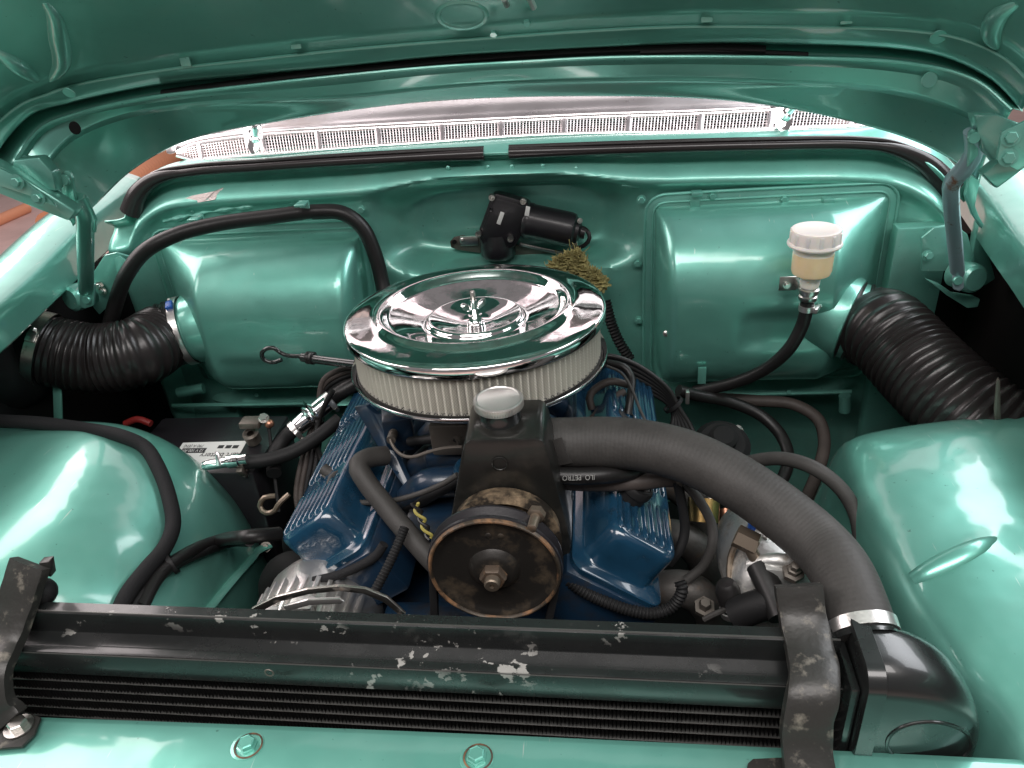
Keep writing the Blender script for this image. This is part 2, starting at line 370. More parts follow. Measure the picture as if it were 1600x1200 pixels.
bead([(256, 345), (300, 336), (350, 327), (420, 318), (500, 308), (545, 304), (610, 296)], .398)
bead([(972, 290), (1040, 284), (1100, 284), (1200, 288), (1290, 296), (1340, 310), (1390, 333), (1418, 372), (1440, 420)], .398)
for a, b in [(300, 330), (347, 321), (390, 314), (437, 306), (480, 300), (530, 296), (700, 262), (762, 261), (800, 260), (848, 259), (900, 263), (948, 270), (1105, 276), (1160, 277), (1208, 280), (1262, 283), (1430, 323)]:
    p = W(a, b, y=.396); MB().sphere(p, .0038, 10, (1, .7, 1)).build('spot_weld', 'green_fire', body)
# rubber seal in two lengths with a gap in the middle
def sealpiece(px, name, wide0, wide1):
    P = spline(PX([(a, b, .395) for a, b in px]), 60)
    o = MB().tube(P, lambda t: .0060+wide0*max(0, 1-t*5)+wide1*max(0, (t-.8)*5), 12, seg=90, flat=1.25).build(name, 'seal', body)
    MB().tube([p+V(0, .007, .0095) for p in P], .0042, 8, seg=90).build('seal_lip', 'seal', o)
sealpiece([(205, 332), (214, 305), (240, 281), (300, 269), (400, 262), (500, 255), (640, 247), (756, 242)], 'rubber_seal', .011, .002)
sealpiece([(795, 240), (1000, 233), (1200, 228), (1340, 227), (1400, 234), (1448, 256), (1486, 298)], 'rubber_seal', .002, .012)
# cowl top between seal and windscreen, with the air intake grille
gb = [(276, 243), (292, 249), (400, 243), (530, 232), (660, 223), (800, 213), (930, 208), (1060, 206), (1250, 200), (1340, 197), (1392, 191)]
gt = [(276, 238), (300, 227), (400, 212), (530, 203), (660, 196), (800, 189), (930, 183), (1060, 179), (1250, 172), (1340, 176), (1392, 189)]
cow0 = [(200, 340)]+[(a, b-7) for a, b in SEAL[1:-1]]+[(1510, 312)]
cow1 = [(196, 330), (214, 292), (245, 266), (285, 252), (400, 247), (530, 236), (660, 227), (800, 218), (930, 212), (1060, 209), (1250, 203), (1340, 200), (1400, 196), (1450, 222), (1530, 300)]
MB().loft([PX([(a, b+9, .405) for a, b in cow0]), PX([(a, b, .418) for a, b in cow0]), PX([(a, b+1, .45) for a, b in cow1]), PX([(a, b+3, .468) for a, b in cow1])], 90, 4, True).build('cowl_panel', 'green', body, solid=-.002)
G0 = spline(PX([(a, b, .462) for a, b in gb]), 230); G1 = spline(PX([(a, b, .505) for a, b in gt]), 230)
gr = thing('cowl_vent_grille', 'long chrome cowl vent grille with square mesh in front of the windscreen', 'vent grille')
mb = MB()
for i in range(2, 228):
    mb.tube([G0[i], G1[i]], .0009, 4, seg=1)
for k in range(1, 7):
    mb.tube([G0[i].lerp(G1[i], k/7) for i in range(0, 230, 3)], .0009, 4, seg=76)
o = mb.build('mesh_screen', 'trim', gr); o['kind'] = 'stuff'
MB().tube(G0[::6]+[G0[-1]], .0032, 8).build('frame_rail', 'trim', gr); MB().tube(G1[::6]+[G1[-1]], .0032, 8).build('frame_rail', 'trim', gr)
for px_ in (316, 415, 498, 592, 690, 784, 880, 983, 1094, 1200, 1328):
    i = min(range(230), key=lambda i: abs(prj(G0[i])[0]-px_)); e = (G1[i]-G0[i])
    MB().box((G0[i]+G1[i])/2-V(0, .002, 0), (.008, e.length, .004), (V(1, 0, 0), e.normalized(), V(1, 0, 0).cross(e.normalized())), .001).build('divider', 'trim', gr)
MB().loft([[p+V(0, .03, -.035) for p in G0[::10]], [p+V(0, .02, -.03) for p in G1[::10]]], 60).build('duct_floor', 'green_fire', gr, solid=.002)
# chrome windscreen moulding and glass
tr0 = [(a, b-3) for a, b in gt]; tr1 = [(262, 240), (300, 214), (400, 196), (530, 184), (660, 172), (800, 163), (930, 158), (1060, 153), (1250, 152), (1340, 158), (1405, 180)]
MB().loft([PX([(a, b, .508) for a, b in tr0]), PX([(a, b-6, .517) for a, b in tr0]), PX([(a, (b+d)/2, .530) for (a, b), (c, d) in zip(tr0, tr1)]), PX([(a, b, .552) for a, b in tr1]), PX([(a, b-12, .585) for a, b in tr1])], 70, 3, True).build('windscreen_moulding', 'trim', body, solid=-.002)
P0 = PX([(a, b-10, .583) for a, b in tr1])
MB().loft([P0, [p+V(0, .32, .34) for p in P0]], 40, 2).build('windscreen', 'glass', body, solid=.005)
MB().loft([[p+V(0, .06, -.015) for p in P0], [p+V(0, .42, -.02) for p in P0], [p+V(0, .45, -.25) for p in P0]], 20).build('dashboard', 'dark', body, solid=.01)
# fenders
def fender(s):
    rails = []
    ys = [-.80, -.60, -.40, -.2, 0, .1, .2, .3, .38, .45, .55, .7]
    def fx(y): return .727+.17*max(0, y)
    sec = [(.022, -.042), (.006, -.038), (.0, -.032), (.0, -.015), (.0, .020), (.004, .027), (.02, .034), (.045, .042), (.070, .042), (.10, .030), (.13, .0), (.15, -.08), (.16, -.30), (.16, -.65)]
    for dx, z in sec:
        rails.append([V(s*(fx(y)+dx), y, z+.02*smooth01(.1, .45, y)*(1 if z > -.03 else .2)-.05*smooth01(-.3, -.8, y)) for y in ys])
    return MB().loft(rails, 50, 2).build('fender', 'green', body, solid=.002)
fender(-1); fender(1)
# wheel housings
def housing(s, zt, dents):
    ys = [.075, .065, .03, -.03, -.10, -.17, -.24, -.31, -.38, -.45, -.53, -.60]
    drop = [.40, .10, .03, .006, 0, 0, 0, .002, .006, .012, .02, .03]
    inn = [.10, .075, .045, .02, .0, -.012, -.02, -.01, .04, .12, .15, .16] if s < 0 else [.10, .075, .045, .02, 0, 0, 0, 0, .03, .09, .12, .12]
    rails = []
    for y, dz, dx in zip(ys, drop, inn):
        if s < 0:
            sec = [(1.0, -.02), (.86, -.012), (.72, -.004), (.60, 0), (.54, -.010), (.485, -.040), (.445, -.085), (.415, -.14), (.395, -.21), (.385, -.32), (.38, -.45)]
        else:
            sec = [(1.0, .012), (.86, .010), (.74, .004), (.64, -.004), (.57, -.014), (.530, -.024), (.508, -.038), (.498, -.062), (.490, -.10), (.475, -.16), (.465, -.26), (.46, -.45)]
        rails.append([V(s*(x+dx*(1 if s < 0 else .35)), y, zt+z-dz*(1.5-x*.8 if s < 0 else 1.7-x*1.0)) for x, z in sec])
    # sample surface finely and press the dents in
    Rr = [spline(r_, 60) for r_ in rails]
    cols = [spline([r_[i] for r_ in Rr], 66) for i in range(60)]
    for c in cols:
        for p in c:
            for (q, rad, h) in dents:
                d2 = ((p-q).length/rad)**2
                if d2 < 6: p += V(-.3*s, 0, 1)*h*math.exp(-d2)
    mb = MB().rings(cols, False, False, closed=False)
    return mb.build('wheel_housing', 'green', body, solid=.002, sharp=50)
dents = [(W(a, b, z=-.20), r_, h) for a, b, r_, h in [(165, 868, .018, .004), (150, 880, .012, -.004), (205, 860, .014, -.004), (185, 895, .012, .003), (240, 820, .02, .003)]]
housing(-1, -.150, dents)
rib = [(W(1425+ (1560-1425)*t, 903+(838-903)*t, z=-.165), .020, .0075*(1-.5*t)) for t in np.linspace(0, 1, 12)]
housing(1, -.170, rib)
# front support panel with two bolts
pz = -.235
MB().loft([[V(-.95, -.462, pz-.02), V(0, -.470, pz-.02), V(.95, -.490, pz-.02)], [V(-.95, -.464, pz-.002), V(0, -.472, pz-.002), V(.95, -.492, pz-.002)], [V(-.95, -.470, pz), V(0, -.478, pz), V(.95, -.498, pz)],
           [V(-.95, -.60, pz), V(0, -.61, pz), V(.95, -.62, pz)], [V(-.95, -.66, pz-.02), V(0, -.67, pz-.02), V(.95, -.67, pz-.02)], [V(-.95, -.68, pz-.5), V(0, -.69, pz-.5), V(.95, -.69, pz-.5)]], 40, 3).build('front_panel', 'green', body, solid=.002)
for a, b in ((387, 1166), (745, 1184)):
    p = W(a, b, z=pz+.001); k = MB().lathe([(.0, 0), (.017, 0), (.0165, .0015), (.0135, .002), (.013, .0012), (.010, .0012)], p, (0, 0, 1), 32).build('washer', 'green', body)
    MB().lathe([(.0105, .001), (.0105, .003), (.0088, .0034), (.0085, .0075), (.0072, .0085), (.0066, .0080), (.0, .0080)], p, (0, 0, 1), 6).build('bolt_head', 'green', k)
    MB().lathe([(.0128, .0013), (.0145, .0018), (.0128, .0022)], p+V(.0015, -.0005, .0003), (0, 0, 1), 24).build('rust_ring', 'rust', k)
# small bare-metal patch and panels beside the firewall
P = PX([(262, 322, .392), (300, 306, .392), (335, 299, .392), (350, 293, .405), (336, 312, .385), (318, 315, .385), (270, 325, .39)])
MB().prism(P, (0, -.0015, .0006)).build('foil_patch', 'worn', body)
MB().box((-.655, .40, -.30), (.10, .03, .22), None, .004).build('side_gusset', 'green_fire', body)
MB().box((.715, .36, -.30), (.09, .03, .55), None, .004).build('side_gusset', 'green_fire', body)
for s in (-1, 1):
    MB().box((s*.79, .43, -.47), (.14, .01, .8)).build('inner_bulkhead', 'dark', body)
    MB().box((s*.865, -.1, -.42), (.02, 1.3, .70)).build('side_light_blocker', 'dark', body)  # dark sheets added at the sides to block light

# ------------------------------------------------------------------ orange ribbed pipe and rail on the floor beyond the car
a = W(120, 331, z=-.80); b = W(262, 240, z=-.80)
hose('corrugated_pipe', 'orange ribbed pipe lying on the floor behind the left fender', [a+(a-b)*.2, a, a.lerp(b, .5), b, b+(b-a)*.3], .085, 'orange', 'pipe', 20, ribs=(.045, .012))
a = W(-20, 352, z=-.87); b = W(42, 325, z=-.87)
hose('thin_pipe', 'thin orange pipe on the pink floor', [a+(a-b), a, b], .035, 'orange', 'pipe')

# ------------------------------------------------------------------ hood
HO = -.19                                   # the hinges carry the open hood forward
def WH(px, py, y): return W(px, py, y=y+HO)
def PXH(l): return [W(p, q, y=y+HO) for p, q, y in l]
def sheet(px, off, m, name, parent, bev=.0008):
    return MB().prism(PX(px), off, bev).build(name, m, parent)
hood = thing('hood', 'raised metallic green hood seen from below with rear beam and black seal', 'hood')
bot = [(112, 352), (150, 316), (200, 268), (270, 226), (330, 207), (420, 190), (520, 174), (640, 159), (760, 151), (900, 148), (1060, 150), (1160, 157), (1260, 172), (1340, 190), (1420, 214), (1480, 242), (1530, 280)]
lowc = [(60, 268), (73, 251), (101, 219), (135, 197), (202, 173), (304, 157), (420, 150), (540, 145), (680, 131), (800, 123), (930, 119), (1060, 118), (1200, 122), (1364, 131), (1465, 154), (1532, 184), (1552, 205)]
topc = [(32, 262), (44, 240), (67, 208), (101, 190), (169, 170), (304, 150), (420, 140), (540, 129), (680, 114), (800, 106), (930, 100), (1060, 98), (1200, 100), (1380, 108), (1478, 126), (1530, 150), (1572, 190)]
tope = [(20, 262), (37, 233), (67, 199), (118, 179), (180, 163), (253, 150), (337, 140), (540, 118), (680, 105), (800, 98), (930, 91), (1060, 89), (1256, 91), (1397, 97), (1482, 111), (1532, 131), (1580, 172)]
bndl = [(-14, 250), (7, 215), (51, 172), (100, 157), (135, 148), (253, 125), (400, 111), (540, 98), (680, 84), (800, 76), (930, 69), (1060, 63), (1200, 62), (1400, 70), (1480, 84), (1550, 118), (1600, 168)]
bndu = [(-34, 235), (-10, 200), (34, 163), (70, 149), (110, 135), (253, 110), (400, 93), (540, 78), (680, 66), (800, 57), (930, 48), (1060, 42), (1200, 42), (1420, 48), (1505, 62), (1575, 95), (1625, 145)]
def rail(px, y, dy=0, ends=0.):
    n = len(px); return PXH([(a, b+dy, y-ends*abs(2*i/(n-1)-1)**4) for i, (a, b) in enumerate(px)])
e_ = .06
mb = MB().loft([rail(bot, .45, 0, .10), rail(bot, .435, -3, .10), rail(lowc, .375, 9, e_), rail(lowc, .352, 4, e_), rail(lowc, .342, 0, e_), rail(topc, .336, 0, e_), rail(tope, .328, 3, e_), rail(tope, .332, -1, e_)], 110, 3)
mb.build('rear_beam', 'green_hood', hood, solid=-.0025, sharp=20)
for px_, y_ in ((topc, .336), (lowc, .342), (tope, .327), (bndl, .328), (bndu, .301)):
    MB().tube(rail(px_, y_, 0, e_), .0026, 8, seg=140).build('pressed_crease', 'green_hood', hood)
up1 = rail(bndu, .300, 0, e_)
top1 = [V(p.x*1.06, p.y-.20, p.z+.17+.02*(1-(p.x/.7)**2)) for p in up1]; top2 = [V(p.x*1.0, p.y-.55, p.z+.52+.03*(1-(p.x/.7)**2)) for p in up1]; top3 = [V(p.x*.95, p.y-.88, p.z+.86) for p in up1]
MB().loft([rail(tope, .352, -2, e_), rail(bndl, .365, 6, e_), rail(bndl, .330, 1, e_), rail(bndl, .327, -1, e_), rail(bndu, .302, 0, e_), rail(bndu, .304, -4, e_)], 110, 3).build('border_flange', 'green_hood', hood, solid=-.0025, sharp=30)
MB().loft([rail(bndu, .306, -2, e_), rail(bndu, .296, -12, e_), top1, top2, top3], 80, 8, True).build('hood_skin', 'green_hood', hood, solid=-.003)
MB().tube(PXH([(255, 147, .338), (330, 137, .34), (480, 118, .342), (600, 106, .342), (800, 88, .342), (1000, 78, .342), (1120, 76, .340), (1195, 79, .338)]), .008, 10, flat=.8).build('rubber_strip', 'rubber_matt', hood)
MB().tube(PXH([(1000, 82, .336), (1120, 80, .336), (1262, 86, .336)]), .004, 8).build('rubber_strip', 'rubber_matt', hood)
for a, b in ((291, 98), (463, 71), (1104, 30), (1322, 32)):
    p = WH(a, b, y=.300); q = WH(a, b-14, y=.286)
    MB().box((p+q)/2+V(0, -.004, 0), (.014, .004, (q-p).length*.9), (V(1, 0, 0), V(0, 1, 0), V(0, 0, 1)), .001).build('clip', 'green_hood', hood)
for a, b, rr in ((108, 145, .0085), (1466, 58, .0105)):
    MB().lathe([(0, .001), (rr*.9, .001), (rr, 0)], WH(a, b, y=.288), (0, -.8, -.5), 20).build('plug', 'green_hood', hood)
MB().lathe([(0, .001), (.008, .001), (.009, 0)], WH(117, 200, y=.305), (0, -1, .1), 20).build('hole_plug', 'dark', hood)
MB().lathe([(0, .001), (.009, .001), (.010, 0)], WH(1452, 125, y=.312), (0, -1, .1), 20).build('hole_plug', 'green', hood)
for a, b in ((771, 50), (823, 33)):
    MB().hexbolt(WH(a, b, y=.268), (0, -.7, -.6), .005, .004, .0).build('bolt', 'green_hood', hood)
for a, b, c, d in ((788, -2, 792, 8), (828, -2, 834, 12)):
    MB().tube([WH(a, b, y=.22), WH(c, d, y=.23)], .004, 8).build('stud', 'zinc', hood)
# stamped latch oval and stiffening ribs on the skin
onh = caster([o for o in hood.children if o.name.startswith('hood_skin')])
def ONH(l, off): return [q for q in (onh(p, r_, off) for p, r_ in l) if q is not None]
P = ONH([(722+38*math.cos(t), 24+20*math.sin(t)) for t in np.linspace(0, 2*PI, 24)], -.0015)
if len(P) > 8: MB().tube(P, .004, 8, seg=60).build('latch_stamping', 'green_hood', hood)
for pts in ([(70, 4), (84, 24), (92, 60), (96, 100), (80, 128)], [(-5, 80), (30, 105), (60, 128)], [(1588, 6), (1560, 24), (1548, 50), (1556, 78)]):
    P = ONH(pts, -.004)
    if len(P) > 2: MB().tube(P, lambda t: .013*math.sin(PI*min(1, max(0, t*.9+.06)))**.5, 12, seg=40).build('stiffening_rib', 'green_hood', hood)
def sheeth(px, off, m, name, parent, bev=.0008):
    return MB().prism(PXH(px), off, bev).build(name, m, parent)
# side rails of the hood and hinge brackets
sheeth([(-30, 246, .21), (2, 262, .21), (38, 280, .215), (80, 306, .22), (118, 330, .225), (107, 346, .22), (60, 328, .215), (-30, 292, .20)], (0, .022, 0), 'green_hood', 'side_rail', hood, .003)
sheeth([(2, 262, .205), (38, 279, .205), (82, 312, .205), (90, 322, .205), (60, 308, .205), (0, 288, .205)], (0, -.004, 0), 'green_hood', 'hinge_plate', hood)
for a, b in ((27, 284), (60, 309)): MB().hexbolt(WH(a, b, y=.198), (0, -1, .1), .006, .005, .010).build('bolt', 'green_hood', hood)
sheeth([(20, 250, .23), (60, 246, .23), (80, 268, .23), (88, 300, .23), (50, 290, .23), (18, 268, .23)], (0, .02, 0), 'green_hood', 'corner_gusset', hood, .003)
sheeth([(1520, 178, .24), (1560, 180, .22), (1600, 196, .21), (1650, 200, .20), (1650, 236, .20), (1560, 262, .22), (1535, 232, .235), (1528, 205, .24)], (0, .02, 0), 'green_hood', 'corner_gusset', hood, .003)
sheeth([(1566, 206, .195), (1610, 186, .195), (1660, 160, .195), (1660, 226, .195), (1590, 266, .195), (1570, 256, .195), (1558, 250, .195)], (0, .005, 0), 'green', 'hinge_plate', hood)
for a, b in ((1579, 214), (1575, 246)): MB().hexbolt(WH(a, b, y=.194), (-.2, -1, .1), .007, .005, .0105).build('bolt', 'green_fire', hood)
sheeth([(1535, 272, .21), (1556, 258, .21), (1620, 218, .19), (1690, 190, .18), (1690, 212, .18), (1620, 250, .19), (1558, 296, .21)], (0, .018, 0), 'green_hood', 'side_rail', hood, .003)
# ------------------------------------------------------------------ hinges
hl = thing('hinge_assembly', 'green hinge arm and spring canister in front of the black bent hose', 'hinge', 'hinges between body and raised hood')
MB().tube(PX([(118, 308, .085), (131, 333, .10), (133, 352, .115), (134, 420, .18), (135, 455, .230)]), .0125, 12, flat=.75).build('arm', 'green', hl)
sheet([(93, 274, .065), (100, 267, .065), (108, 268, .065), (113, 280, .065), (117, 308, .075), (128, 330, .09), (118, 338, .09), (98, 312, .075)], (0, .006, 0), 'green', 'upper_link', hl, .0015)
sheet([(117, 313, .105), (126, 304, .105), (134, 308, .105), (150, 345, .115), (148, 365, .12), (128, 340, .11)], (0, .006, 0), 'green', 'upper_link', hl, .0015)
sheet([(124, 445, .225), (147, 445, .225), (146, 478, .225), (132, 483, .225), (124, 479, .225)], (0, .008, 0), 'green', 'lower_lug', hl, .002)
for a, b, y in ((102, 281, .063), (127, 318, .103), (136, 468, .224)): MB().lathe([(0, .004), (.0065, .004), (.0075, .002), (.0075, 0)], W(a, b, y=y), (0, -1, .05), 20).build('pivot_rivet', 'green', hl)
MB().lathe([(0, .012), (.018, .012), (.023, .008), (.024, 0), (.024, -.03)], W(118, 465, y=.245), (-.35, -1, .1), 28).build('spring_canister', 'green', hl)
sheet([(146, 425, .27), (163, 399, .27), (181, 395, .27), (206, 402, .28), (196, 440, .28), (178, 470, .27), (155, 492, .26), (145, 480, .26)], (0, .006, 0), 'green_fire', 'mounting_plate', hl, .0015)
for a, b in ((161, 455), (156, 447)): MB().hexbolt(W(a, b, y=.262), (0, -1, .2), .0055, .006, .008).build('bolt', 'zinc', hl)
sheet([(178, 404, .268), (186, 400, .268), (208, 415, .268), (206, 432, .268), (184, 434, .268)], (0, .004, 0), 'green_fire', 'stiffener', hl)
hr = thing('hinge_assembly', 'hinge with bluish bare arm beside the translucent reservoir', 'hinge', 'hinges between body and raised hood')
MB().tube(PX([(1520, 205, .06), (1522, 236, .07), (1508, 262, .085), (1488, 284, .105), (1486, 310, .125), (1491, 370, .18), (1496, 425, .228)]), .0115, 12, flat=.75).build('arm', 'hinge_blue', hr)
sheet([(1514, 208, .052), (1519, 202, .052), (1528, 203, .052), (1530, 215, .052), (1529, 242, .058), (1512, 262, .066), (1514, 240, .058)], (0, .006, 0), 'green_fire', 'upper_link', hr, .0015)
sheet([(1526, 258, .212), (1536, 250, .212), (1534, 275, .212), (1528, 300, .215), (1524, 322, .22), (1530, 338, .22), (1538, 352, .22), (1534, 358, .22), (1520, 338, .22), (1508, 305, .215), (1514, 284, .212)], (0, .008, 0), 'green', 'side_link', hr, .0015)
sheet([(1490, 428, .222), (1506, 428, .222), (1507, 450, .222), (1500, 456, .222), (1491, 453, .222)], (0, .008, 0), 'hinge_blue', 'lower_lug', hr, .002)
for a, b, y in ((1521, 215, .050), (1496, 438, .22)): MB().lathe([(0, .004), (.0065, .004), (.0075, .002), (.0075, 0)], W(a, b, y=y), (0, -1, .05), 20).build('pivot_rivet', 'green_fire', hr)
MB().lathe([(0, .012), (.018, .012), (.0225, .008), (.0235, 0), (.0235, -.03)], W(1517, 434, y=.242), (.3, -1, .1), 28).build('spring_canister', 'green_fire', hr)
sheet([(1440, 372, .28), (1460, 356, .275), (1490, 350, .27), (1512, 366, .26), (1522, 400, .26), (1516, 418, .26), (1490, 424, .265), (1440, 424, .28)], (0, .006, 0), 'green_fire', 'mounting_plate', hr, .0015)
MB().hexbolt(W(1449, 399, y=.272), (0, -1, .2), .0065, .008, .009).build('bolt', 'green_fire', hr)
sheet([(1446, 436, .27), (1468, 444, .27), (1488, 458, .265), (1520, 463, .26), (1532, 468, .26), (1528, 480, .26), (1512, 482, .26), (1480, 462, .262), (1460, 446, .268)], (0, .008, 0), 'green_fire', 'lower_bracket', hr, .0015)
sheet([(1530, 348, .30), (1540, 352, .30), (1546, 380, .30), (1546, 400, .30), (1552, 420, .30), (1556, 436, .30), (1538, 448, .30), (1524, 430, .30), (1520, 396, .30), (1526, 360, .30)], (0, .02, 0), 'green_fire', 'curved_strut', hr, .003)
# ------------------------------------------------------------------ heater boxes on the firewall
def rrect(x0, x1, z0, z1, r, y, n=8):
    P = []
    for cx, cz, a0 in ((x1-r, z1-r, 0), (x0+r, z1-r, 90), (x0+r, z0+r, 180), (x1-r, z0+r, 270)):
        for k in range(n+1): a = R(a0+90*k/n); P.append(V(cx+r*math.cos(a), y, cz+r*math.sin(a)))
    return P
def heater_box(s, label, x_in, x_out, zt, zb, neck, nd, nr):
    t = thing('heater_box', label, 'heater box', 'heater boxes on the firewall')
    x0, x1 = sorted((s*(x_in-.018), s*(x_out+.012)))
    MB().prism(rrect(x0, x1, zb-.02, zt+.022, .035, .394), (0, -.006, 0), .0012).build('flange', 'green_fire', t)
    for g, rr in ((0., .0028), (-.014, .0022)):
        P = rrect(x0-g, x1+g, zb-.02-g, zt+.022+g, max(.012, .035+g), .3875); MB().tube(P+[P[0]], rr, 8, seg=160).build('flange_lip', 'green_fire', t)
    n1, n2 = 90, 70; vs = []; fs = []
    for i in range(n1):
        q = i/(n1-1)
        for j in range(n2):
            v = -1+2*j/(n2-1); 
            tt = q; vv = v
            x = x_in+(x_out-x_in)*(tt if True else 0); z = (zt+zb)/2+(zt-zb)/2*vv
            a = math.sqrt(max(0, 1-(1-min(tt/.075, 1))**2)); b = 1-max(0, 1-(1-tt)/.28)**1.22
            w = max(0, 1-abs(vv)**(2.5 if vv > 0 else 3.2))**.5
            h = .135*a**.8*b*w
            h -= .012*math.exp(-(((x-x_in)/(x_out-x_in)-.52)/.17)**6)*math.exp(-((z-(zt*.35+zb*.65)-.03*s)/.035)**4)*(1 if s > 0 else .6)
            vs.append((s*x, .390-h, z))
    for i in range(n1-1):
        for j in range(n2-1): k = i*n2+j; fs.append((k, k+1, k+n2+1, k+n2))
    MB().add(vs, fs).build('housing', 'green', t, sharp=60)
    nd = Vector(nd).normalized()
    MB().lathe([(nr+.008, -.07), (nr+.007, -.02), (nr+.006, -.006), (nr+.004, 0), (nr, .002), (nr-.002, .02)], neck, nd, 40).build('duct_neck', 'green', t)
    return t
nL = W(300, 514, y=.318); dL = V(-.95, -.28, -.12).normalized(); nR = W(1328, 500, y=.302); dR = V(.85, -.49, -.18).normalized()
hbl = heater_box(-1, 'rounded green heater box under the bent black hose', .258, .665, .000, -.305, nL, dL, .062)
hbr = heater_box(1, 'rounded green heater box behind the translucent fluid reservoir', .272, .668, .018, -.315, nR, dR, .068)
part_bolts(hbr, [(W(a, b, y=.388), (0, -1, 0)) for a, b in ((1002, 312), (1113, 306), (1225, 311), (1340, 325), (996, 411), (998, 500))], 'green_fire', .006, .005, .0085)
part_bolts(hbl, [(W(565, 327, y=.388), (0, -1, 0))], 'green_fire', .006, .005, .0085)
MB().hexbolt(W(1041, 521, y=.275), (0, -1, .3), .0055, .003, .006).build('screw', 'zinc', hbr)
MB().cyl(W(1205, 450, y=.285), W(1209, 456, y=.262), .0045, 10).build('brake_bleed_stud', 'zinc', hbr)
for a, b in ((1088, 302), (1292, 313)):
    p = W(a, b, y=.386); k = MB().box(p+V(0, -.006, .002), (.018, .018, .008), None, .0015).build('hose_clip', 'green_fire', hbr)
    MB().box(p+V(-.002, -.003, -.014), (.017, .004, .022), None, .001).build('clip_leg', 'green_fire', k)
    MB().box(p+V(.002, -.012, -.027), (.021, .020, .0025), None, .0008).build('clip_foot', 'green_fire', k)
for (cx, sx) in ((375, -1), (1200, 1)):        # rolled bottom seam below each box
    P = [W(cx-105, 634 if sx < 0 else 618, y=.345), W(cx, 632 if sx < 0 else 615, y=.345), W(cx+(100 if sx < 0 else 130), 630 if sx < 0 else 612, y=.345)]
    MB().tube(P, .0045, 8).build('bottom_seam', 'green_fire', hbl if sx < 0 else hbr)
MB().hexbolt(W(402, 616, y=.345), (0, -1, .3), .005, .004, 0).build('screw', 'green_fire', hbl)
MB().hexbolt(W(1232, 612, y=.345), (0, -1, .3), .005, .004, 0).build('screw', 'green_fire', hbr)
MB().cyl(W(1320, 618, y=.33), W(1320, 642, y=.33), .0105, 16).build('drain_spout', 'green_fire', hbr)
MB().cyl(W(278, 614, y=.33), W(318, 606, y=.34), .0105, 16).build('drain_spout', 'green_fire', hbl)
# ------------------------------------------------------------------ corrugated air ducts
dl = thing('air_duct_hose', 'black ribbed air duct with zinc clamps at both ends, blue clamp screw', 'duct hose')
PL = [nL+dL*.005, nL+dL*.05, W(215, 550, y=.225), W(150, 560, y=.20), W(100, 553, y=.19), W(66, 545, y=.185)]
MB().tube(PL, .0595, 36, ribs=(.0105, .0042)).build('corrugated_tube', 'duct', dl)
clamp(dl, nL+dL*.012, dL, .0655, .014, 'alu_bright', (0.1, -.35, 1), 'clampblue')
clamp(dl, W(68, 546, y=.186), W(66, 545, y=.185)-W(100, 553, y=.19), .066, .018, 'zinc', (-.3, -.7, .9))
MB().lathe([(.10, .13), (.105, .06), (.085, .02), (.062, .0), (.06, -.02)], W(60, 545, y=.185), V(-.95, -.12, -.12), 36).build('intake_funnel', 'rubber_matt', dl)
br = tag(MB().prism(PX([(26, 526, .17), (52, 512, .17), (57, 560, .17), (55, 586, .17), (50, 580, .17)]), (0, .004, 0), .0008).build('duct_bracket', 'green_fire'), 'small green bracket plate bolted beside the left duct clamp', 'bracket')
tag(MB().prism(PX([(82, 604, .16), (95, 604, .16), (97, 660, .14), (84, 660, .14)]), (0, .004, 0), .0008).build('duct_strut', 'green_fire'), 'thin green strut standing below the left duct', 'bracket')
for a, b in ((55, 515), (55, 556)): MB().hexbolt(W(a, b, y=.166), (.9, -.5, .2), .005, .012, .007).build('bolt', 'steel', br)
dr = thing('air_duct_hose', 'wide black ribbed air duct curving down toward the fender with pinkish sheen', 'duct hose')
PR = [nR+dR*.0, nR+dR*.04, W(1385, 520, y=.235), W(1432, 568, y=.165), W(1480, 615, y=.10), W(1528, 655, y=.055), W(1590, 700, y=.02), W(1650, 740, y=.0)]
MB().tube(PR, .0650, 36, ribs=(.0130, .0052)).build('corrugated_tube', 'duct', dr)
tag(MB().prism(PX([(1553, 640, -.005), (1557, 596, -.005), (1560, 592, -.005), (1563, 597, -.005), (1564, 668, -.005), (1555, 668, -.005)]), (.002, .006, 0), .0008).build('duct_stay', 'dirty_metal'), 'thin upright metal stay in front of the wide ribbed duct', 'stay')
# ------------------------------------------------------------------ bent hose over the left heater box, held by clips
hose('heater_hose', 'thick black hose bent around the top of the left heater box', [(172, 505, .262), (182, 470, .262), (196, 432, .262), (226, 393, .275), (275, 367, .300), (340, 350, .325), (420, 339, .34), (490, 331, .35), (535, 333, .355), (565, 354, .355), (585, 395, .35), (597, 440, .34), (604, 480, .32)], .0135, 'rubber', n=18)
for a, b, lb_ in ((308, 349, 'small green clip on the sloping run of the bent black hose'), (473, 327, 'small green clip near the top bend of the black hose')):
    p = W(a, b, y=.33); tag(MB().box(p+V(0, -.004, .010), (.018, .022, .004), None, .001).box(p+V(0, .012, -.006), (.018, .004, .036), None, .001).build('hose_clip', 'green'), lb_, 'clip', 'green clips on the bent hose')
